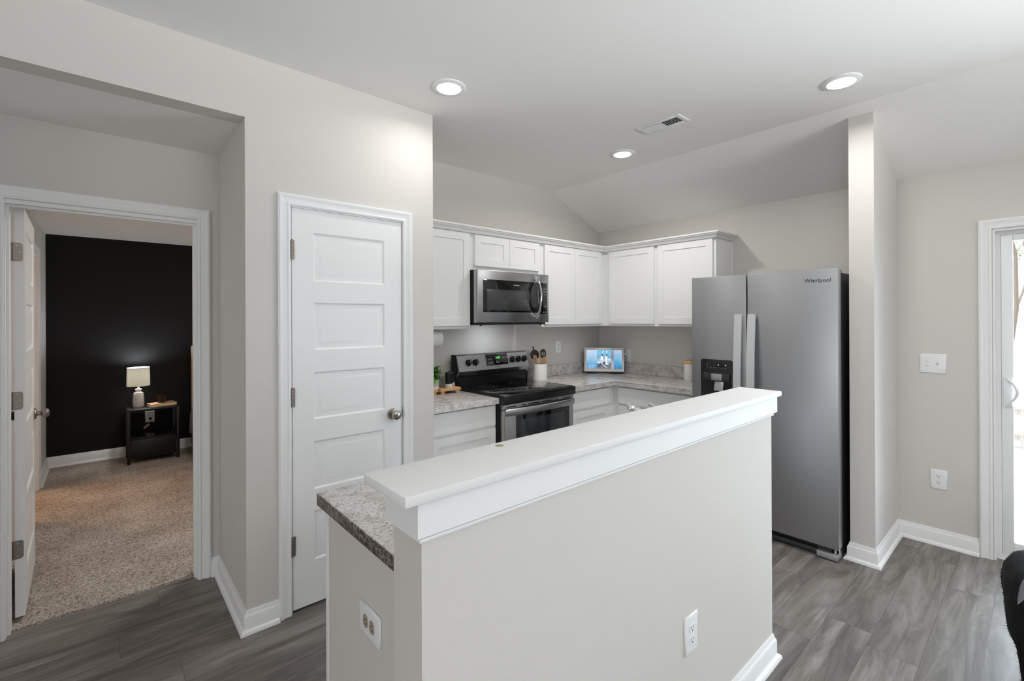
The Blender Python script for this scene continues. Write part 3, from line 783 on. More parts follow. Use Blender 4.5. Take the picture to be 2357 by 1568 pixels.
# ================================================================== RANGE
RX0, RX1 = 2.113, 2.868
rg = thing('range', 'stainless steel electric range with black glass cooktop and five black knobs', 'stove', (2.49, 2.85, 0))
b = B(); b.box(RX0, RX1, 2.575, 3.175, 0.03, 0.874); b.build('body', BLACKM, rg, smooth=False)
for fx in (RX0 + .05, RX1 - .05):
    for fy in (2.62, 3.12):
        b = B(); b.lathe([(0.018, 0), (0.018, 0.03)], (fx, fy, 0), Z, 12); b.build('foot', BLACKM, rg)
b = B(); b.box(RX0 - .001, RX1 + .001, 2.502, 3.085, 0.868, 0.934, .006, 3); b.build('cooktop_frame', BLACKP, rg)
b = B(); b.box(RX0 + .012, RX1 - .012, 2.525, 3.07, 0.9335, 0.9375, .002); ct = b.build('glass_cooktop', DARKGLASS, rg)
RING = mat('burner_ring_print', (92, 92, 94), 0.35)
for bx, by, r in ((2.31, 2.665, 0.115), (2.66, 2.655, 0.088), (2.30, 2.925, 0.080), (2.665, 2.925, 0.105)):
    for rr in (r, r * 0.62):
        b = B(); n = 64
        for i in range(n):
            a, c = 2 * PI * i / n, 2 * PI * (i + 1) / n
            b.quad(*[(bx + q * math.cos(k), by + q * math.sin(k), 0.9378) for q, k in ((rr - .0011, a), (rr + .0011, a), (rr + .0011, c), (rr - .0011, c))])
        b.build('burner_ring', RING, ct, smooth=False)
# backguard: black riser, tilted steel console
b = B(); b.box(RX0 + .004, RX1 - .004, 3.078, 3.10, 0.935, 1.012); b.box(RX0, RX0 + .012, 3.07, 3.10, .935, 1.01, .003); b.box(RX1 - .012, RX1, 3.07, 3.10, .935, 1.01, .003); b.build('riser', BLACKP, rg)
side = [(3.086, 1.013), (3.052, 1.058), (3.088, 1.182), (3.10, 1.190), (3.170, 1.190), (3.170, 0.94), (3.102, 0.94), (3.102, 1.013)]
b = B(); b.prism([(RX0 + .006, y, z) for y, z in side], (RX1 - RX0 - .012, 0, 0)); bg_ = b.build('control_console', STEEL, rg, angle=12)
for xx in (RX0, RX1 - .006):
    b = B(); b.prism([(xx, y, z - .001) for y, z in [(3.115, 1.188), (3.17, 1.188), (3.17, .94), (3.104, .94), (3.104, 1.013), (3.09, 1.06)]], (.006, 0, 0)); b.build('end_cap', BLACKM, rg, smooth=False)
    b = B(); b.prism([(xx, y, z) for y, z in [(3.085, 1.012), (3.051, 1.058), (3.087, 1.183), (3.10, 1.191), (3.114, 1.191), (3.101, 1.182), (3.068, 1.058), (3.10, 1.013)]], (.006, 0, 0)); b.build('edge_trim', STEEL, rg, smooth=False)
pt = Vector((0, 3.088 - 3.052, 1.182 - 1.058)).normalized(); pn = Vector((0, -pt.z, pt.y))
PC = lambda x, z, d=0.0: Vector((x, 3.052, 1.058)) + pt * ((z - 1.058) / pt.z) + pn * d
b = B(); b.obox(PC(2.512, 1.133, .0008), X, pt, pn, 0.118, 0.047, 0.0012, 0.0006); dp = b.build('display_panel', DARKGLASS, rg)
GREEN = mat('green_clock_digits', (70, 220, 70), 0.5, emit=1.6)
PRINT = mat('white_panel_print', (205, 208, 210), 0.5)
lettering(dp, '2:49', 0.026, PC(2.522, 1.148, .0026), X, pt, GREEN, name='clock')
for x_, z_, s_ in ((2.423, 1.140, 'BAKE'), (2.450, 1.140, 'BROIL'), (2.423, 1.108, 'KEEP'), (2.450, 1.108, 'CLEAN'), (2.508, 1.124, 'SET'), (2.512, 1.115, 'TIMER'), (2.520, 1.106, 'START OFF'), (2.560, 1.146, '+'), (2.586, 1.144, 'CLOCK'), (2.610, 1.146, 'ON'), (2.560, 1.113, '-'), (2.586, 1.110, 'LIGHT'), (2.610, 1.113, 'OFF')):
    lettering(dp, s_, 0.0070, PC(x_, z_, .0026), X, pt, PRINT, name='key_print')
lettering(bg_, 'FRIGIDAIRE', 0.0105, PC(2.512, 1.073, .0005), X, pt, mat('grey_logo_print', (96, 94, 94), 0.5), name='logo')
for kx in (2.212, 2.282, 2.682, 2.752, 2.822):
    b = B(); c = PC(kx, 1.124, 0)
    b.lathe([(0.027, 0.0005), (0.027, 0.005), (0.0245, 0.008), (0.0225, 0.024), (0.020, 0.027), (0, 0.0275)], c, pn, 28, cap=False)
    b.obox(c + pn * 0.030, X, pt, pn, 0.0058, 0.0225, 0.0065, 0.002)
    kb = b.build('knob', BLACKP, rg)
    b = B(); b.obox(c + pn * 0.0367, X, pt, pn, 0.0012, 0.018, 0.0004); b.build('pointer', LGREY, kb)
    lettering(bg_, 'HI  LO', 0.008, PC(kx, 1.094, .0005), X, pt, mat('grey_logo_print', (96, 94, 94), 0.5), name='knob_print')
    lettering(bg_, 'OFF', 0.008, PC(kx, 1.158, .0005), X, pt, mat('grey_logo_print', (96, 94, 94), 0.5), name='knob_print')
# vent strip, oven door, handle, storage drawer
b = B(); b.box(RX0 + .012, RX1 - .004, 2.522, 2.575, 0.828, 0.866, .002); b.build('vent_strip', STEEL, rg)
for a, c in ((2.150, 2.245), (2.300, 2.330), (2.360, 2.475), (2.505, 2.620), (2.650, 2.680), (2.735, 2.830)):
    b = B(); b.box(a, c, 2.5208, 2.523, 0.845, 0.852); b.build('vent_slot', BLACKM, rg, smooth=False)
od = B(); od.box(RX0 + .012, RX1 - .004, 2.527, 2.574, 0.235, 0.824, .003); od = od.build('oven_door', STEEL, rg)
b = B(); b.box(RX0 + .016, RX0 + .024, 2.5262, 2.530, 0.45, 0.78); b.build('door_edge_vents', mat('tan_edge', (150, 130, 112), .5), od, smooth=False)
b = B(); b.box(2.243, 2.813, 2.5235, 2.5275, 0.33, 0.776, .0015); b.build('window_frame', DARKGLASS, od)
b = B(); b.box(2.286, 2.757, 2.5222, 2.5240, 0.37, 0.742, .0006); b.build('window', OVENGLASS, od)
for a, c in ((2.175, 2.245), (2.290, 2.325), (2.655, 2.690), (2.740, 2.805)):
    b = B(); b.box(a, c, 2.5262, 2.5275, 0.783, 0.788); b.build('vent_slot', BLACKM, od, smooth=False)
hp = []
for i in range(25):
    t = i / 24; xx = RX0 + .02 + t * (RX1 - RX0 - .03); hp.append((xx, 2.519 - 0.036 * (1 - (2 * t - 1) ** 2) ** 0.8, 0.815 - 0.004))
b = B(); b.tube(hp, [0.0115] * 25, 16, flat=2.2)
b.build('handle', STEEL, od)
b = B(); b.box(RX0 + .012, RX1 - .004, 2.530, 2.574, 0.06, 0.228, .003); b.build('storage_drawer', STEEL, rg)

# ================================================================== MICROWAVE
mw = thing('microwave', 'stainless over-the-range microwave with curved handle under the short cabinet', 'microwave', (2.487, 3.0, 1.44))
MX0, MX1 = 2.108, 2.8665
b = B(); b.box(MX0 + .001, MX1 - .03, 2.852, 3.19, 1.448, 1.855); b.build('body', BLACKM, mw, smooth=False)
b = B(); b.box(MX0 + .01, MX1 - .03, 2.815, 3.15, 1.432, 1.4478, .003); b.build('underside', BLACKM, mw)
b = B(); b.box(MX0, MX0 + .020, 2.822, 2.851, 1.450, 1.854); b.build('door_side_trim', LGREY, mw, smooth=False)
b = B(); b.box(MX0, 2.7425, 2.803, 2.8215, 1.450, 1.853, .004); b.box(MX0 + .021, 2.7425, 2.822, 2.851, 1.450, 1.853); md = b.build('door', STEEL, mw)
b = B(); b.box(2.7445, MX1, 2.803, 2.851, 1.450, 1.853, .004); cp = b.build('control_side', STEEL, mw)
b = B(); b.box(2.158, 2.7425, 2.8012, 2.804, 1.530, 1.782, .0008); b.build('door_glass', DARKGLASS, md)
b = B(); b.box(2.197, 2.640, 2.8004, 2.8016, 1.545, 1.706, .0004); b.build('window', MWGLASS, md)
lettering(md, 'FRIGIDAIRE', 0.0125, (2.497, 2.8008, 1.747), X, Z, PRINT, name='logo')
b = B(); b.box(2.748, 2.846, 2.8012, 2.804, 1.520, 1.780, .0008); kp_ = b.build('keypad', DARKGLASS, cp)
for r in range(9):
    for cc in range(3 if r > 6 else 2):
        s_ = [['AUTO', 'COOK'], ['TIME', 'DEFROST'], ['POP', 'MELT'], ['1', '2'], ['4', '5'], ['7', '8'], ['0', 'START'], ['<', '+', '-'], ['*', 'ON', 'OFF']][r][cc]
        lettering(kp_, s_, 0.0105, (2.775 + cc * (0.045 if r <= 6 else 0.026), 2.8009, 1.730 - r * 0.0245), X, Z, PRINT, name='key_print')
hp = []
for i in range(25):
    t = i / 24; hp.append((2.712 , 2.800 - 0.058 * math.sin(PI * t) ** 0.75 if 0 < i < 24 else 2.802, 1.492 + 0.335 * t))
b = B(); b.tube(hp, 0.0095, 14, flat=2.0); b.build('handle', CHROME, md)
for xx in (2.16, 2.80):
    b = B(); b.lathe([(0.009, 0), (0.009, .006)], (xx, 2.835, 1.426), Z, 12); b.build('screw_boss', BLACKM, mw)
b = B(); b.box(2.40, 2.60, 2.95, 3.02, 1.4305, 1.4325); b.build('hood_lamp', mat('hood_lamp_lens', (235, 240, 255), .4, emit=3.0), mw, smooth=False)
area_light('hood_light', (2.45, 3.00, 1.428), (0, 0.25, -1), 0.22, 0.06, 0.8, (0.86, 0.93, 1.0))

# ================================================================== REFRIGERATOR
FX = 3.303
fg = thing('refrigerator', 'stainless side-by-side refrigerator with ice and water dispenser beside the wing wall', 'refrigerator', (3.65, 1.277, 0))
b = B(); b.box(3.402, 4.045, 0.828, 1.726, 0.025, 1.757, .004); b.build('cabinet', CHAR, fg)
b = B(); b.box(3.376, 3.401, 0.832, 1.722, 0.06, 1.752); b.build('door_gasket', BLACKM, fg, smooth=False)
for ya, yb, nm in ((0.816, 1.3375, 'refrigerator_door'), (1.3465, 1.738, 'freezer_door')):
    b = B().mat(STEELF)
    b.box(FX, FX + .012, ya, yb, 0.078, 1.7765, .004, 2)
    b.mat(LGREY); b.box(FX + .006, FX + .072, ya + .0012, yb - .0012, 0.079, 1.7755, .003)
    dr = b.build(nm, None, fg)
    dr['label'] = 'wide stainless door' if ya < 1 else 'narrow stainless door with black dispenser'
    # handle: slim flat bar bowed on two standoffs
    hy_ = 1.302 if ya < 1 else 1.389
    b = B()
    prof = []
    n = 24; z0, z1 = 0.42, 1.503
    for i in range(n + 1):
        t = i / n; zz = z0 + (z1 - z0) * t
        xo = FX - 0.028 - 0.030 * math.sin(PI * t)
        prof.append((xo, zz))
    wd = 0.024
    for i in range(n):
        (xa, za), (xb, zb) = prof[i], prof[i + 1]
        for q in ([(xa, hy_ - wd, za), (xa, hy_ + wd, za), (xb, hy_ + wd, zb), (xb, hy_ - wd, zb)],
                  [(xa + .014, hy_ - wd, za), (xa + .014, hy_ + wd, za), (xb + .014, hy_ + wd, zb), (xb + .014, hy_ - wd, zb)],
                  [(xa, hy_ - wd, za), (xa + .014, hy_ - wd, za), (xb + .014, hy_ - wd, zb), (xb, hy_ - wd, zb)],
                  [(xa, hy_ + wd, za), (xa + .014, hy_ + wd, za), (xb + .014, hy_ + wd, zb), (xb, hy_ + wd, zb)]):
            b.quad(*q)
    for (xa, za) in (prof[0], prof[-1]): b.quad((xa, hy_ - wd, za), (xa, hy_ + wd, za), (xa + .014, hy_ + wd, za), (xa + .014, hy_ - wd, za))
    bmesh.ops.remove_doubles(b.bm, verts=b.bm.verts, dist=1e-5)
    for zz in (z0 + .012, z1 - .030): b.box(FX - .018, FX + .001, hy_ - .014, hy_ + .014, zz, zz + .018)
    ho = b.build('handle', mat('silver_handle', (214, 215, 217), 0.4, metal=0.35), dr, angle=40)
    if ya < 1:
        lettering(dr, 'Whirlpool', 0.034, (FX - .0008, 0.920, 1.706), -Y, Z, mat('dark_logo_chrome', (60, 58, 58), .3, metal=.8), name='logo')
    else:
        DZ0, DZ1, DY0, DY1 = 0.80, 1.180, 1.437, 1.668
        # dispenser bezel with rounded corners, recess, paddle
        b = B()
        pts = []
        for cy_, cz_, a0 in ((DY1 - .016, DZ1 - .016, 0), (DY0 + .016, DZ1 - .016, 90), (DY0 + .016, DZ0 + .016, 180), (DY1 - .016, DZ0 + .016, 270)):
            for k in range(6):
                a = R(a0 + k * 18); pts.append((FX - .003, cy_ + .016 * math.cos(a), cz_ + .016 * math.sin(a)))
        b.prism(pts, (0.004, 0, 0)); bz = b.build('dispenser_bezel', DARKGLASS, dr)
        b = B(); b.box(FX - .0036, FX - .0029, DY0 + .012, DY1 - .012, DZ0 + .012, 1.046, ); b.build('dispenser_recess', BLACKM, bz, smooth=False)
        b = B(); b.box(FX - .014, FX - .003, DY0 + .018, DY1 - .020, 1.028, 1.082, .003); b.build('dispenser_ledge', CHAR, bz)
        b = B(); b.box(FX - .022, FX - .013, 1.508, 1.582, 1.032, 1.079, .002); b.build('paddle_bracket', LGREY, bz)
        b = B(); b.obox((FX - .014, 1.530, 0.992), Y, Vector((0.28, 0, 0.96)), Vector((0.96, 0, -0.28)), 0.032, 0.034, 0.004, .002); b.build('paddle', LGREY, bz)
        for yy, c_ in ((1.620, (70, 130, 150)), (1.537, (190, 190, 255)), (1.487, (210, 210, 255))):
            b = B(); b.lathe([(0.0034, 0), (0.0034, 0.0006)], (FX - .003, yy, 1.142), -X, 10); b.build('indicator_light', mat('indicator_%d' % c_[0], c_, .4, emit=1.2), bz)
        for i in range(6):
            lettering(bz, ['WATER', 'CUBED', 'CRUSH', 'LIGHT', 'LOCK', 'FILTER'][i], 0.0052, (FX - .0034, 1.620 - i * 0.0265, 1.121), -Y, Z, mat('dim_print', (150, 152, 154), .5), name='key_print')
b = B(); b.box(3.335, 3.40, 0.93, 1.73, 0.012, 0.040, .002); b.build('toe_grille', CHAR, fg)
b = B(); b.box(3.36, 3.40, 0.835, 1.72, 0.040, 0.062); b.build('grille_opening', BLACKM, fg, smooth=False)
b = B(); b.box(3.308, 3.40, 0.824, 0.935, 0.008, 0.044, .003); b.build('foot_cover', LGREY, fg)
b = B(); b.box(3.330, 3.40, 0.862, 0.935, 0.048, 0.074, .002); b.build('hinge_cover', CHAR, fg)
b = B(); b.box(3.312, 3.36, 0.826, 0.856, 0.0445, 0.050); b.lathe([(0.007, 0), (0.007, .032)], (3.332, 0.842, 0.046), Z, 12); b.box(3.36, 3.372, 0.823, 0.829, .05, .09); b.build('hinge_bracket', CHROME, fg)
for yy in (0.845, 1.715):
    b = B(); b.box(3.33, 3.44, yy - .018, yy + .018, 1.758, 1.775, .004); b.build('top_hinge_cover', LGREY, fg)
for fy in (0.88, 1.67):
    b = B(); b.lathe([(0.02, 0), (0.02, .025)], (3.95, fy, 0), Z, 12); b.build('roller', BLACKM, fg)

# ================================================================== FAUCET
fc = thing('faucet', 'chrome kitchen faucet peeking over the white bar ledge', 'faucet', (1.83, 1.005, 0.9145))
b = B(); b.lathe([(0.027, 0), (0.027, 0.006), (0.022, 0.010), (0.021, 0.09), (0.023, 0.095), (0.023, 0.15), (0.019, 0.166), (0.0, 0.170)], (1.83, 1.005, 0.9146), Z, 28, cap=False); b.build('body', CHROME, fc)
b = B()
dv = Vector((-0.27, 0.48, 0.22)).normalized()
s0 = Vector((1.83, 1.005, 1.000))
b.tube([s0, s0 + dv * .06, s0 + dv * .13, s0 + dv * .185], [0.013, 0.0145, 0.017, 0.0185], 20)
e0 = s0 + dv * .185
b.lathe([(0.0185, 0), (0.0215, 0.004), (0.0215, 0.030), (0.020, 0.033), (0.0215, 0.036), (0.0215, 0.052), (0.018, 0.060), (0.0, 0.061)], e0, dv, 24, cap=False)
b.build('spout', CHROME, fc)
b = B(); lv = Vector((-0.10, 0.55, 0.25)).normalized()
b.tube([Vector((1.806, 1.01, 1.046)), Vector((1.806, 1.01, 1.046)) + lv * .14], [0.013, 0.012], 16); b.build('lever', CHROME, fc)

# ================================================================== COUNTER OBJECTS
# paper towel under the wall cabinet
pt_ = thing('paper_towel', 'white paper towel roll hung under the wall cabinet beside the pantry wall', 'paper towel', (1.77, 3.03, 1.335))
b = B(); b.lathe([(0.019, 0.0), (0.062, 0.0), (0.063, 0.002), (0.063, 0.276), (0.062, 0.278), (0.019, 0.278)], (1.632, 3.03, 1.333), X, 40, cap=False); b.build('roll', mat('paper_towel_white', (238, 238, 236), 0.9, bump=0.2, bscale=120), pt_)
b = B(); b.tube([(1.60, 3.03, 1.333), (1.925, 3.03, 1.333)], 0.006, 10); b.tube([(1.605, 3.03, 1.333), (1.605, 3.03, 1.404)], 0.006, 8); b.tube([(1.92, 3.03, 1.333), (1.92, 3.05, 1.37), (1.92, 3.05, 1.404)], 0.003, 8); b.build('holder_rod', PLASTIC, pt_)

# bamboo risers
def riser(label, x0, x1, y0, y1, zt_, legs):
    t = thing('bamboo_riser', label, 'tray', ((x0 + x1) / 2, (y0 + y1) / 2, 0.9145))
    b = B(); b.box(x0, x1, y0, y1, zt_ - .020, zt_, .002); b.build('board', BAMBOO, t)
    for xx in (x0 + .012, x1 - .040):
        for yy in (y0 + .006, y1 - .032):
            b = B(); b.box(xx, xx + .028, yy, yy + .026, 0.9147, zt_ - .0202, .0015); b.build('leg', BAMBOO, t)
    return t
riser('small bamboo riser board beside the range holding black shakers', 1.882, 2.066, 2.965, 3.115, 0.955, None)
riser('second bamboo riser board against the wall behind the potted plant', 1.60, 1.874, 2.985, 3.115, 0.952, None)


def shaker_jar(label, x, y, metal_base):
    t = thing('shaker', label, 'shaker', (x, y, 0.955))
    b = B(); b.lathe([(0.0, 0.0), (0.0275, 0.0), (0.0285, 0.003), (0.0275, 0.030), (0.0, 0.030)], (x, y, 0.9552), Z, 28, cap=False)
    b.build('glass_base', mat('salt_in_glass' if metal_base else 'pepper_in_glass', (226, 224, 220) if metal_base else (196, 172, 140), 0.25), t)
    b = B(); b.lathe([(0.0282, 0.030), (0.0275, 0.034), (0.0265, 0.096), (0.0275, 0.100), (0.0275, 0.112), (0.026, 0.116), (0.0, 0.117)], (x, y, 0.9552), Z, 28, cap=False)
    b.build('black_top', mat('gloss_black', (18, 19, 21), 0.22), t)
shaker_jar('front black-topped shaker with white salt in its base', 1.983, 3.01, True)
shaker_jar('black-topped shaker tucked behind the salt shaker against the range', 2.042, 3.062, False)
b = B(); b.lathe([(0.0, 0.0), (0.024, 0.0), (0.026, 0.004), (0.027, 0.07), (0.0255, 0.07), (0.0245, 0.006), (0.0, 0.005)], (1.952, 3.085, 0.9552), Z, 28, cap=False)
GLS = mat('tumbler_glass', (235, 238, 240), 0.03); GLS.node_tree.nodes['Principled BSDF'].inputs['Transmission Weight'].default_value = 0.9
tag(b.build('tumbler', GLS), 'small clear glass tumbler between potted plant and shakers', 'glass')

# potted plant
pp = thing('potted_plant', 'small green leafy plant in a two-tone pot on the bamboo riser', 'plant', (1.845, 3.035, 0.952))
px_, py_ = 1.858, 3.035
b = B().mat(mat('pot_white_base', (232, 228, 224), .6)); b.lathe([(0.0, 0), (0.043, 0), (0.044, .003), (0.045, 0.022)], (px_, py_, 0.9525), Z, 32, cap=False)
b.mat(mat('pot_concrete', (188, 182, 174), .85, bump=.3, bscale=150)); b.lathe([(0.045, 0.022), (0.047, 0.074), (0.043, 0.074), (0.041, 0.060), (0, 0.058)], (px_, py_, 0.9525), Z, 32, cap=False)
b.build('pot', None, pp)
LEAF = mat('leaf_green', (92, 150, 58), 0.45, var=0.35, vscale=30)
LEAFD = mat('leaf_dark_green', (52, 88, 50), 0.5)
b = B().mat(LEAF)
def leaf(bb, p, d, up_, ln, wd, droop):
    p, d = Vector(p), Vector(d).normalized(); s = d.cross(Vector(up_)).normalized(); u = s.cross(d)
    n = 6; L_, Rr = [], []
    for i in range(n + 1):
        t = i / n; c = p + d * ln * t + u * (0.18 * ln * math.sin(PI * t) - droop * ln * t * t); w_ = wd * math.sin(PI * min(1, t * 0.92 + 0.06)) ** 0.8
        L_.append(bb.bm.verts.new(c + s * w_ + u * w_ * .35)); Rr.append((bb.bm.verts.new(c), bb.bm.verts.new(c - s * w_ + u * w_ * .35)))
    for i in range(n):
        for q in ([L_[i], L_[i + 1], Rr[i + 1][0], Rr[i][0]], [Rr[i][0], Rr[i + 1][0], Rr[i + 1][1], Rr[i][1]]):
            f = bb.bm.faces.new(q); f.material_index = bb.mi
for i in range(95):
    a = rnd.uniform(0, 2 * PI); e = rnd.uniform(-0.35, 1.25); r_ = rnd.uniform(0.0, 0.045)
    p = (px_ + r_ * math.cos(a), py_ + r_ * math.sin(a), 1.012 + 0.045 * max(0, e) + rnd.uniform(0, .035))
    d = (math.cos(a) * math.cos(e), math.sin(a) * math.cos(e), math.sin(e))
    leaf(b, p, d, Z, rnd.uniform(0.042, 0.066), rnd.uniform(0.010, 0.015), rnd.uniform(0.1, .5))
b.mat(LEAFD)
for (dx, dy, h_) in ((0.004, 0, .155), (-0.02, .01, .135), (0.024, -.012, .11)):
    st = Vector((px_ + dx * .3, py_ + dy * .3, 1.01)); en = Vector((px_ + dx, py_ + dy, 0.9525 + h_ + .06))
    b.tube([st, (st + en) / 2 + Vector((dx * .2, 0, 0)), en], 0.0012, 6)
    for k in range(6):
        a = k * 2.1; leaf(b, st.lerp(en, .55 + .08 * k), (math.cos(a), math.sin(a), .45), Z, 0.028, .004, .3)
b.build('foliage', None, pp, angle=60)
b = B(); b.lathe([(0, 0), (0.041, 0)], (px_, py_, 1.0105), Z, 24); b.build('soil', mat('soil', (60, 46, 36), .95), pp)

# utensil crock
CX, CY = 3.002, 3.052
ck = thing('utensil_crock', 'white ceramic crock of cooking utensils between range and corner', 'crock', (CX, CY, 0.9145))
b = B(); b.lathe([(0.0, 0), (0.060, 0), (0.0645, 0.004), (0.0655, 0.012), (0.0655, 0.148), (0.064, 0.151), (0.0615, 0.151), (0.060, 0.148), (0.060, 0.012), (0.0, 0.010)], (CX, CY, 0.9148), Z, 48, cap=False)
b.build('crock', mat('white_ceramic', (236, 234, 230), .4), ck)
BLK = mat('black_nylon', (22, 23, 25), .45)
def utensil(label, cat, name, base_, tip, build):
    t = thing(name, label, cat, base_, group=None)
    base_, tip = Vector(base_), Vector(tip); d = (tip - base_).normalized()
    build(t, base_, tip, d); return t
VD = Vector((0.675, 0.737, 0)).normalized()   # away from the viewer side of the crock
SD = Vector((0.737, -0.675, 0))
def spoon(t, p, q, d, head, wr, lr, hm, hl=.13, flat=.22, slots=False):
    b = B(); b.tube([p, p.lerp(q, .5), q - d * lr], [0.0065, 0.006, 0.0055], 10); b.build('shaft', SPOONW, t)
    b = B(); s = SD - d * SD.dot(d); s.normalize(); n_ = d.cross(s)
    M = Matrix((s, n_, d)).transposed()
    b.ball(q, wr, wr * flat, lr, 24, 14, M); hd = b.build('head', hm, t)
    if slots:
        b = B()
        for k in (-.3, .3): b.obox(q + s * wr * k - n_ * wr * flat * 0.95, s, n_, d, wr * .10, .0012, lr * .38, .0008)
        b.build('slots', mat('slot_light', (205, 200, 192), .6), hd)
zb = 0.932
UP_ = lambda r_, k_, z_: tuple(Vector((CX, CY, z_)) + SD * r_ + VD * k_)
utensil('black round ladle head with wooden shaft at the back of the crock', 'ladle', 'ladle', UP_(-.022, .022, zb), UP_(-.044, .046, 1.145), lambda t, p, q, d: spoon(t, p, q, d, 'x', .041, .046, BLK))
utensil('black slotted spoon with wooden shaft in the crock', 'spoon', 'slotted_spoon', UP_(.016, .028, zb), UP_(.032, .034, 1.155), lambda t, p, q, d: spoon(t, p, q, d, 'x', .029, .044, BLK, slots=True))
def tongs(t, p, q, d):
    s = SD - d * SD.dot(d); s.normalize(); n_ = d.cross(s)
    for k, nm in ((-.010, 'arm'), (.010, 'arm')):
        b = B(); b.obox((p + q) / 2 + s * k, s, n_, d, .006, .011, (q - p).length * .5, .003); b.build(nm, SPOONW, t)
    b = B(); b.obox(q - d * .015, s, n_, d, .0165, .0115, .018, .005); b.build('joint', SPOONW, t)
    b = B(); b.tube([q - d * .01, q + d * .06, q + d * .085], [.009, .0075, .006], 12); b.build('grip_loop', BLK, t)
utensil('wooden tongs with black loop leaning out of the crock towards the range', 'tongs', 'tongs', UP_(-.006, -.026, zb), UP_(-.046, -.012, 1.142), tongs)
def flat_tool(t, p, q, d, w=.013):
    s = SD - d * SD.dot(d); s.normalize(); n_ = d.cross(s)
    b = B(); b.obox((p + q) / 2, n_, s, d, w, .0035, (q - p).length * .5, .003); b.build('blade', SPOONW, t)
utensil('flat wooden turner standing edge-on in the middle of the crock', 'turner', 'turner', UP_(.014, -.014, zb), UP_(.002, -.002, 1.190), flat_tool)
utensil('short wooden spoon with a broad bowl in the crock', 'spoon', 'wooden_spoon', UP_(.036, -.014, zb), UP_(.038, -.026, 1.092), lambda t, p, q, d: spoon(t, p, q, d, 'x', .024, .040, SPOONW))

# canister by the refrigerator
cn = thing('canister', 'white canister with a wooden lid on the corner counter beside the refrigerator', 'canister', (3.965, 2.105, 0.9145))
b = B(); b.lathe([(0, 0), (0.050, 0), (0.052, .003), (0.052, 0.150), (0.050, 0.152), (0, 0.152)], (3.965, 2.107, 0.9148), Z, 36, cap=False); b.build('jar', mat('white_ceramic', (236, 234, 230), .4), cn)
b = B(); b.lathe([(0, 0.152), (0.0535, 0.152), (0.054, .155), (0.054, 0.176), (0.052, .180), (0, 0.180)], (3.965, 2.107, 0.9150), Z, 36, cap=False); b.build('lid', BAMBOO, cn)

# smart display in the corner
SDX, SDY = 3.835, 2.965
fd = Vector((-SDX, -SDY, 0)).normalized(); wdv = Vector((fd.y, -fd.x, 0)) * -1   # faces the camera corner-on
ds = thing('smart_display', 'white framed digital photo display standing in the corner of the counter', 'display', (SDX, SDY, 0.9145))
tilt = R(7)
un = (fd * math.cos(tilt) + Z * math.sin(tilt)).normalized(); uu = (Z * math.cos(tilt) - fd * math.sin(tilt)).normalized()
wx = uu.cross(un)
FW, FH = 0.400, 0.243
C0 = Vector((SDX, SDY, 0.936)) + uu * (FH / 2)
b = B().mat(mat('display_white_frame', (214, 208, 204), .45))
b.panel_face(C0 - wx * FW / 2 - uu * FH / 2, wx, uu, un, FW, FH, [(.022, FW - .022, .026, FH - .022)], [(0, 0), (.001, .004)])
c4 = [C0 + wx * sx * FW / 2 + uu * sz * FH / 2 for sx, sz in ((-1, -1), (1, -1), (1, 1), (-1, 1))]
for i in range(4): b.quad(c4[i], c4[(i + 1) % 4], c4[(i + 1) % 4] - un * .022, c4[i] - un * .022)
b.mat(BLACKM); b.quad(*[c - un * .022 for c in c4])
b.build('frame', None, ds, smooth=False)
for s in (-1, 1):
    b = B(); b.obox(C0 - uu * (FH / 2 + .007) - un * .03 + wx * s * .125, wx, Z, Z.cross(wx), .060, .006, .040, .002); b.build('stand_foot', BLACKM, ds)
# picture on the screen: blurred blue sides, beach photo with two people, clock
SW, SH = FW - .046, FH - .050
S0 = C0 + uu * .002 - un * .0032
def scr(name, grad):
    m_ = bpy.data.materials.new(name); m_.use_nodes = True; nt_ = m_.node_tree; bb = nt_.nodes['Principled BSDF']
    bb.inputs['Base Color'].default_value = (0.01, 0.01, 0.01, 1); bb.inputs['Roughness'].default_value = .15
    tc_ = nt_.nodes.new('ShaderNodeTexCoord'); sx_ = nt_.nodes.new('ShaderNodeSeparateXYZ'); rr = ramp(nt_, grad)
    mr = nt_.nodes.new('ShaderNodeMapRange'); mr.inputs['From Min'].default_value = 0.02; mr.inputs['From Max'].default_value = 0.265
    nz = nt_.nodes.new('ShaderNodeTexNoise'); nz.inputs['Scale'].default_value = 14; ad_ = nt_.nodes.new('ShaderNodeMath'); ad_.operation = 'MULTIPLY_ADD'; ad_.inputs[1].default_value = .10
    nt_.links.new(tc_.outputs['Object'], sx_.inputs[0]); nt_.links.new(tc_.outputs['Object'], nz.inputs['Vector']); nt_.links.new(nz.outputs[0], ad_.inputs[0]); nt_.links.new(sx_.outputs['Z'], ad_.inputs[2])
    nt_.links.new(ad_.outputs[0], mr.inputs['Value']); nt_.links.new(mr.outputs[0], rr.inputs[0])
    nt_.links.new(rr.outputs[0], bb.inputs['Emission Color']); bb.inputs['Emission Strength'].default_value = .95
    return m_
def flatm(name, c): return mat(name, (4, 4, 4), .2, emit=.95, ecol=c)
b = B()
def rect(x0, x1, z0, z1, mm, d=0.0):
    b.mat(mm); b.quad(*[S0 + wx * x + uu * z + un * d for x, z in ((x0, z0), (x1, z0), (x1, z1), (x0, z1))])
def blob(cx, cz, rx, rz, mm, d, rot=0):
    b.mat(mm); b.quad  # polygon
    f = b.bm.faces.new([b.bm.verts.new(S0 + wx * (cx + rx * math.cos(a) * math.cos(rot) - rz * math.sin(a) * math.sin(rot)) + uu * (cz + rx * math.cos(a) * math.sin(rot) + rz * math.sin(a) * math.cos(rot)) + un * d) for a in [2 * PI * i / 16 for i in range(16)]]); f.material_index = b.mi
hw, hh = SW / 2, SH / 2
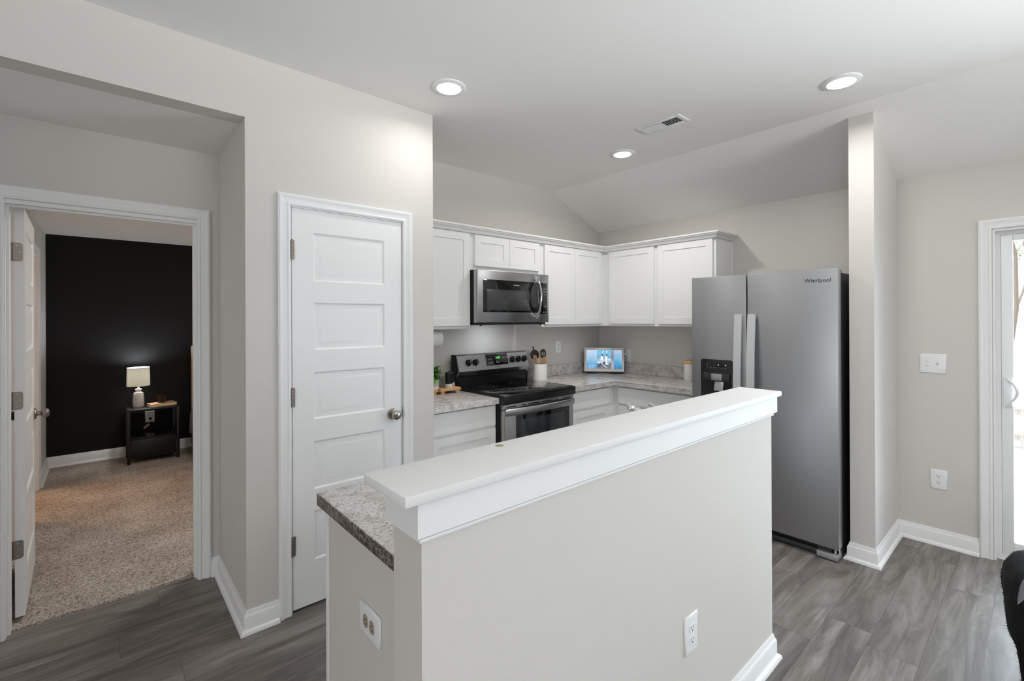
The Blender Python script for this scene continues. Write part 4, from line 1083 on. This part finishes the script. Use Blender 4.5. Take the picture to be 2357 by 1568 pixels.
rect(-hw, -.072, -hh, hh, scr('screen_blur_left', [(0.0, (96, 140, 184)), (.45, (84, 160, 206)), (.7, (140, 190, 226)), (1, (190, 214, 234))]))
rect(.072, hw, -hh, hh, scr('screen_blur_right', [(0.0, (84, 130, 170)), (.3, (24, 116, 176)), (.6, (90, 172, 216)), (1, (170, 200, 226))]))
rect(.072, .098, -hh, hh, scr('screen_blur_edge', [(0.0, (168, 160, 166)), (.5, (176, 170, 184)), (.8, (120, 130, 146)), (1, (150, 150, 160))]), .0002)
rect(-.072, .072, .042, hh, scr('screen_sky', [(.4, (150, 208, 240)), (1, (110, 190, 232))]))
rect(-.072, .072, -.030, .042, scr('screen_sea', [(.3, (96, 140, 176)), (.6, (176, 212, 236)), (.8, (120, 170, 210))]))
rect(-.072, .072, -hh, -.030, scr('screen_rocks', [(0, (110, 106, 104)), (.3, (128, 124, 122)), (.5, (100, 118, 134))]))
WHT, DK, SK, BL = flatm('screen_white', (240, 244, 246)), flatm('screen_dark', (52, 54, 66)), flatm('screen_skin', (222, 204, 194)), flatm('screen_navy', (48, 78, 112))
for cx_ in (-.022, .022):
    blob(cx_, .010, .013, .034, WHT, .0004); blob(cx_ + .003, .034, .008, .012, SK, .0006); blob(cx_ + .004, .046, .008, .009, DK, .0008); blob(cx_, -.028, .008, .026, WHT if cx_ > 0 else SK, .0005)
blob(-.010, .078, .004, .018, WHT, .0005, -.7); blob(.026, .078, .005, .016, WHT, .0005, -.5)
blob(-.040, -.058, .034, .012, BL, .0004, .7); blob(.012, -.034, .022, .014, BL, .0003, .4); blob(-.052, -.034, .018, .006, WHT, .0005); blob(.010, -.070, .003, .030, WHT, .0006, .9); blob(.052, .002, .014, .006, WHT, .0005); blob(.030, -.044, .02, .008, WHT, .0004)
so = b.build('screen', None, ds, smooth=False)
TXT = flatm('screen_white', (240, 244, 246))
lettering(so, '1:47 PM', .020, S0 + wx * -.127 + uu * -.068 + un * .0008, wx, uu, TXT, name='clock')
lettering(so, 'Mostly Sunny', .0105, S0 + wx * -.127 + uu * -.084 + un * .0008, wx, uu, TXT, name='weather_line')
# its charger in the wall outlet
ch = thing('charger', 'white wall charger plugged in above the corner counter, wired to the display', 'charger', (XF - .03, 2.866, 1.09))
b = B(); b.box(XF - .050, XF - .009, 2.846, 2.890, 1.030, 1.090, .004); b.build('adapter', mat('grey_plastic', (176, 176, 174), .4), ch)
b = B(); b.box(XF - .046, XF - .009, 2.844, 2.888, 1.096, 1.124, .009, 3); b.build('plug', PLASTIC, ch)
b = B(); b.tube([(XF - .05, 2.88, 1.11), (XF - .075, 2.895, 1.09), (XF - .085, 2.905, 1.05), (XF - .11, 2.90, 1.02), (XF - .16, 2.93, 1.00)], .003, 8); b.build('cord', PLASTIC, ch)

# ================================================================== BEDROOM
NB = mat('black_stained_wood', (22, 21, 22), .32)
ns = thing('nightstand', 'black open nightstand with a lower drawer against the black bedroom wall', 'nightstand', (0.385, 6.30, 0.012))
b = B(); b.box(0.166, 0.606, 6.115, 6.50, 0.548, 0.566, .002); b.build('top', NB, ns)
for xx in (0.168, 0.578):
    for yy in (6.117, 6.470):
        b = B(); b.box(xx, xx + .026, yy, yy + .026, 0.0125, 0.5475, .001); b.build('leg', NB, ns)
b = B(); b.box(0.195, 0.577, 6.125, 6.490, 0.262, 0.274, .001); b.build('shelf', mat('black_gloss_shelf', (24, 24, 26), .18), ns)
b = B(); b.box(0.195, 0.577, 6.140, 6.490, 0.060, 0.2615); b.build('drawer_box', NB, ns, smooth=False)
dq = B(); dq.box(0.197, 0.575, 6.122, 6.139, 0.064, 0.256, .002); dq = dq.build('drawer', NB, ns)
b = B(); b.box(0.34, 0.43, 6.119, 6.1225, 0.196, 0.202); b.build('drawer_pull', BLACKM, dq, smooth=False)

LX, LY = 0.268, 6.315
lp = thing('table_lamp', 'lit table lamp with white ceramic base and drum shade on the nightstand', 'lamp', (LX, LY, 0.566))
b = B(); b.lathe([(0, 0), (0.046, 0), (0.048, .004), (0.049, .06), (0.046, .10), (0.0445, .13), (0.040, .150), (0.024, .158), (0.023, .172), (0.029, .180), (0.029, .188), (0.020, .193), (0.010, .195), (0.008, .225), (0, .226)], (LX, LY, 0.5665), Z, 36, cap=False)
lbm = mat('striped_ceramic', (214, 208, 202), .6, var=.08, vscale=1.0, stretch=(.5, .5, 30)); b.build('lamp_base', lbm, lp)
SHADE = bpy.data.materials.new('linen_lamp_shade'); SHADE.use_nodes = True
nt = SHADE.node_tree; pb = nt.nodes['Principled BSDF']; pb.inputs['Base Color'].default_value = lin((228, 226, 216)); pb.inputs['Roughness'].default_value = .9
tl = nt.nodes.new('ShaderNodeBsdfTranslucent'); tl.inputs[0].default_value = lin((246, 243, 232)); ms = nt.nodes.new('ShaderNodeMixShader'); ms.inputs[0].default_value = .22
nt.links.new(pb.outputs[0], ms.inputs[1]); nt.links.new(tl.outputs[0], ms.inputs[2]); nt.links.new(ms.outputs[0], nt.nodes['Material Output'].inputs[0])
b = B(); b.lathe([(0.0985, 0.222), (0.095, 0.415), (0.0935, 0.415), (0.097, 0.222), (0.0985, .222)], (LX, LY, 0.5665), Z, 44, cap=False); sh = b.build('lamp_shade', SHADE, lp)
b = B(); b.lathe([(0.0953, 0.404), (0.0953, 0.4155), (0.0932, 0.4155), (0.0932, .404), (0.0953, .404)], (LX, LY, 0.5665), Z, 44, cap=False); b.build('shade_rim', mat('shade_rim', (240, 240, 238), .8), sh)
b = B(); b.ball((LX, LY, 0.865), .028, seg=16, rings=10); b.build('bulb', mat('lamp_bulb', (255, 255, 255), .5, emit=13, ecol=(255, 246, 230)), lp)
bl = bpy.data.lights.new('lamp_glow', 'POINT'); bl.energy = 9.0; bl.shadow_soft_size = .03; bl.color = (0.88, 0.93, 1.0)
blo = bpy.data.objects.new('lamp_glow', bl); col.objects.link(blo); blo.location = (LX, LY, .945)
b = B(); b.tube([(LX + .03, LY + .03, .572), (LX + .05, 6.50, .566 + .01), (LX + .06, 6.52, .50), (0.335, 6.515, .34), (0.345, 6.50, 0.32), (0.385, 6.515, .355), (0.379, 6.535, .385)], .003, 6); b.build('cord', BLACKM, lp)
b = B(); b.box(.366, .392, 6.524, 6.5415, .380, .404, .003); b.build('plug', BLACKM, lp)
b = B(); b.obox((0.345, 6.508, .318), Vector((.75, 0, .66)), Y, Vector((-.66, 0, .75)), .030, .008, .011, .003); b.build('cord_switch', mat('pinkish_plastic', (206, 168, 160), .5), lp)

bk = thing('book', 'pale hardcover book lying on the nightstand under the candle', 'book', (0.462, 6.262, 0.566), rz=R(10))
b = B().mat(mat('tan_book_cover', (206, 164, 118), .6)); b.box(-.115, .115, -.075, .075, 0.0008, .004); b.box(-.115, .115, -.075, .075, .024, .028); b.box(.108, .115, -.075, .075, .004, .024)
b.build('cover', None, bk, smooth=False, local=True)
b = B(); b.box(-.112, .107, -.072, .072, .0042, .0238); b.build('pages', mat('cream_pages', (236, 218, 190), .8), bk, smooth=False, local=True)
cd = thing('candle', 'small candle in dark amber glass jar on the pale book', 'candle', (0.462, 6.270, 0.5945))
b = B(); b.lathe([(0, 0), (0.036, 0), (0.039, .004), (0.039, .085), (0.0365, .085), (0.0365, .008), (0, .006)], (0.462, 6.270, 0.5946), Z, 32, cap=False)
AM = mat('amber_glass', (70, 34, 14), .08); AM.node_tree.nodes['Principled BSDF'].inputs['Transmission Weight'].default_value = .5; b.build('jar', AM, cd)
b = B(); b.lathe([(0, .0085), (0.036, .0085), (0.036, .062), (0, .062)], (0.462, 6.270, 0.5946), Z, 28, cap=False); b.build('wax', mat('candle_wax', (150, 84, 50), .5), cd)
b = B(); b.tube([(0.462, 6.27, .656), (0.4625, 6.27, .668)], .001, 6); b.build('wick', BLACKM, cd)

bd = thing('bed', 'bed edge with beige upholstered headboard and grey bedding beside the nightstand', 'bed', (1.6, 5.6, 0.012))
b = B(); b.box(0.745, 2.50, 6.40, 6.49, 0.05, 1.19, .02, 3); b.build('headboard', mat('beige_linen', (196, 172, 150), .9, bump=.2, bscale=200), bd)
b = B(); b.box(0.80, 2.45, 4.45, 6.39, 0.14, 0.30, .02); b.build('bed_frame', BLACKM, bd)
b = B(); b.box(0.79, 2.46, 4.44, 6.395, 0.301, 0.52, .06, 4); b.build('mattress', mat('white_sheet', (226, 224, 220), .9), bd)
b = B()
for i in range(40):
    t0, t1 = i / 40, (i + 1) / 40
    y0_, y1_ = 4.40 + t0 * 1.95, 4.40 + t1 * 1.95
    w0, w1 = .016 * math.sin(t0 * 31), .016 * math.sin(t1 * 31)
    zz0, zz1 = .235 + .02 * math.sin(t0 * 17), .235 + .02 * math.sin(t1 * 17)
    pr = lambda y_, w_, z_: [(2.44, y_, .55), (0.82, y_, .55), (0.752 + w_, y_, .52), (0.728 + w_ * .8, y_, .42), (0.722 + w_, y_, z_)]
    A_, C_ = pr(y0_, w0, zz0), pr(y1_, w1, zz1)
    for k in range(4): b.quad(A_[k], A_[k + 1], C_[k + 1], C_[k])
bmesh.ops.remove_doubles(b.bm, verts=b.bm.verts, dist=1e-4)
b.build('duvet', mat('grey_duvet', (170, 164, 158), .95, bump=.3, bscale=30), bd, angle=70)
for fx in (0.82, 2.40):
    for fy in (4.50, 6.34):
        b = B(); b.box(fx, fx + .04, fy, fy + .04, .0125, .14); b.build('leg', BLACKM, bd, smooth=False)

# warm light of the closet beyond the bedroom's side doorway
cl = bpy.data.lights.new('closet_lamp', 'POINT'); cl.energy = 38; cl.color = (1.0, 0.62, 0.34); cl.shadow_soft_size = .12
clo = bpy.data.objects.new('closet_lamp', cl); col.objects.link(clo); clo.location = (-1.30, 5.90, 1.9)

# ================================================================== OUTDOORS
GND = mat('pale_patio_concrete', (206, 204, 200), .9, var=.06, vscale=2)
b = B(); b.box(XF + .121, 30, -18, 14, -.25, -.12); struct(b.build('ground_patio', GND, smooth=False), 'pale concrete patio outside the sliding door')
fn = thing('fence', 'weathered wooden fence across the bright back yard', 'fence', (8.4, 0, -.12))
for i in range(44):
    yy = -3.0 + i * .145
    b = B(); b.box(8.35, 8.37, yy, yy + .135, -.10, .74 + .01 * math.sin(i * 3.1)); b.build('board', FENCEW, fn, smooth=False)
for zz in (.05, .36):
    b = B(); b.box(8.30, 8.348, -3.0, 3.4, zz, zz + .09); b.build('rail', FENCEW, fn, smooth=False)
for yy in (-3.0, -1.0, 1.0, 3.3):
    b = B(); b.box(8.371, 8.46, yy, yy + .09, -.12, .80); b.build('post', FENCEW, fn, smooth=False)
BARK = mat('grey_bark', (150, 138, 128), .9, bump=.6, bscale=30)
YL = mat('spring_leaves', (120, 160, 70), .7)
def tree(label, x, y, h, lean, seed, spread=1.0):
    q = random.Random(seed); t = thing('yard_tree', label, 'tree', (x, y, -.12), group=None)
    b = B(); tips = []
    def limb(p, d, ln, r, lvl):
        pts = [p]; rr = [r]
        for i in range(5):
            d = (d + Vector((q.uniform(-1, 1), q.uniform(-1, 1), q.uniform(-.2, .5))) * .16).normalized(); p = p + d * ln / 5; pts.append(p); rr.append(r * (1 - .12 * (i + 1)))
        b.tube(pts, rr, 7)
        if lvl < 3:
            for i in range(3 + lvl):
                k = q.randint(2, 5); a = q.uniform(0, 2 * PI)
                limb(pts[k], (d * .5 + Vector((math.cos(a), math.sin(a), .5)) * spread).normalized(), ln * q.uniform(.45, .65), rr[k] * .55, lvl + 1)
        else: tips.append(pts[-1])
    limb(Vector((x, y, -.2)), Vector(lean).normalized(), h, .042, 0)
    b.build('trunk', BARK, t, angle=60)
    b = B()
    for p in tips:
        for k in range(7):
            a = q.uniform(0, 2 * PI); leaf(b, p + Vector((q.uniform(-.2, .2), q.uniform(-.2, .2), q.uniform(-.2, .2))), (math.cos(a), math.sin(a), q.uniform(-.5, .5)), Z, .09, .03, .2)
    b.build('foliage', YL, t, smooth=False)
tree('bare leaning tree seen through the top of the sliding door', 12.0, 0.55, 4.6, (0, -.16, 1), 3)
tree('slender budding tree behind the back yard fence', 19.5, 1.6, 4.0, (0, -.05, 1), 11)
tree('far budding tree at the back of the yard', 28.0, 0.9, 5.0, (0, .1, 1), 21)

# ================================================================== DOG
FUR = mat('black_dog_fur', (13, 13, 15), .66, spec=.2, bump=.6, bscale=60, stretch=(6, 30, 30))
def skin_mesh(name, verts, edges, radii, parent, material, sub=2, root=0):
    me = bpy.data.meshes.new(name); me.from_pydata(verts, edges, [])
    o = bpy.data.objects.new(name, me); col.objects.link(o); o.parent = parent
    sk = o.modifiers.new('skin', 'SKIN'); sk.use_smooth_shade = True
    for v, r in zip(me.skin_vertices[0].data, radii): v.radius = r if isinstance(r, tuple) else (r, r)
    me.skin_vertices[0].data[root].use_root = True
    s = o.modifiers.new('sub', 'SUBSURF'); s.levels = sub; s.render_levels = sub
    bpy.context.view_layer.update()
    dg = bpy.context.evaluated_depsgraph_get(); ev = o.evaluated_get(dg); m2 = bpy.data.meshes.new_from_object(ev)
    o.modifiers.clear(); o.data = m2; bpy.data.meshes.remove(me); m2.name = name
    m2.materials.clear(); m2.materials.append(material)
    m2.polygons.foreach_set('use_smooth', [True] * len(m2.polygons))
    return o
DGX, DGY = 2.62, -0.014
dg_ = thing('dog', 'black furry dog standing before the sliding glass door', 'dog', (DGX, DGY, 0))
V = [(0.235, 0, .475), (0.10, 0, .470), (-0.06, 0, .455), (-0.17, 0, .445), (-0.215, 0, .505), (-0.265, 0, .545), (-0.335, 0, .525), (-0.40, 0, .500)]
E_ = [(i, i + 1) for i in range(7)]
Rr = [(.125, .135), (.145, .15), (.135, .14), (.115, .125), (.075, .08), (.064, .07), (.044, .046), (.026, .028)]
def add(a, pts, rs):
    p = a
    for q, r in zip(pts, rs):
        V.append(q); Rr.append((r, r)); E_.append((p, len(V) - 1)); p = len(V) - 1
for s in (-1, 1):
    add(0, [(0.25, s * .060, .31), (0.20, s * .058, .215), (0.275, s * .056, .125), (0.255, s * .056, .030), (0.205, s * .056, .022)], [.060, .042, .024, .021, .024])
    add(3, [(-0.165, s * .046, .31), (-0.14, s * .045, .22), (-0.165, s * .045, .125), (-0.165, s * .045, .030), (-0.205, s * .045, .022)], [.046, .036, .026, .022, .025])
add(0, [(0.36, .0, .42), (0.43, -.03, .35), (0.46, -.04, .25)], [.034, .026, .014])
body = skin_mesh('body', V, E_, Rr, dg_, FUR)
EARM = mat('grey_ear', (112, 114, 120), .6)
for s in (-1, 1):
    b = B(); base_e = Vector((DGX - .262, DGY + s * .050, .565)); tipe = Vector((DGX - .292, DGY + s * .078, .550))
    mid_ = (base_e + tipe) / 2 + Vector((0, s * .008, .012)); s_ = Vector((.55, 0, .83)).normalized()
    rows = []
    for i in range(9):
        t = i / 8; wv_ = .034 * math.sin(PI * (0.22 + .70 * t)); c = base_e * (1 - t) ** 2 + mid_ * 2 * t * (1 - t) + tipe * t * t
        c = c - s_ * .040 * t
        n_ = Vector((-.83, 0, .55)) 
        rows.append([b.bm.verts.new(c + s_ * k * wv_ + n_ * (.010 * (k * k))) for k in (-1, -.4, .4, 1)] + [b.bm.verts.new(c + s_ * k * wv_ + n_ * (.010 * (k * k) - .005)) for k in (.4, -.4)])
    for r0, r1 in zip(rows, rows[1:]):
        for k in range(6): b.bm.faces.new([r0[k], r0[(k + 1) % 6], r1[(k + 1) % 6], r1[k]])
    b.bm.faces.new(rows[0]); b.bm.faces.new(rows[-1]); b.build('ear', EARM, dg_, angle=80)
    b = B(); b.ball((DGX - .322, DGY + s * .033, .556), .009, seg=12, rings=8); b.build('eye', mat('dog_eye', (34, 22, 14), .1), dg_)
b = B(); b.ball((DGX - .426, DGY, .512), .016, .018, .013, 14, 10); b.build('nose', BLACKM, dg_)
# short coat: thin tapering hairs lying from head to tail
import numpy as np
me = body.data; q = random.Random(5); b = B()
polys = [p for p in me.polygons]
wts = [p.area for p in polys]
for p in q.choices(polys, wts, k=15000):
    vs_ = [me.vertices[i].co for i in p.vertices]; a, c = q.random(), q.random()
    pos = vs_[0].lerp(vs_[1], a).lerp(vs_[-1].lerp(vs_[2 if len(vs_) > 3 else -1], a), c); n = p.normal
    if pos.z < .06: continue
    fl = (Vector((1, 0, -.35)) - n * Vector((1, 0, -.35)).dot(n)); fl = (fl.normalized() + n * .17 + Vector((q.uniform(-.2, .2), q.uniform(-.2, .2), q.uniform(-.2, .2)))).normalized()
    s = fl.cross(n).normalized() * .0009; L_ = q.uniform(.014, .026); r0 = pos - n * .001
    v_ = [b.bm.verts.new(r0 - s), b.bm.verts.new(r0 + s), b.bm.verts.new(r0 + fl * L_ - n * L_ * .05)]
    b.bm.faces.new(v_)
bmesh.ops.translate(b.bm, verts=b.bm.verts, vec=Vector((DGX, DGY, 0)))
fo = b.build('fur', FUR, dg_, smooth=False); fo['kind'] = 'stuff'
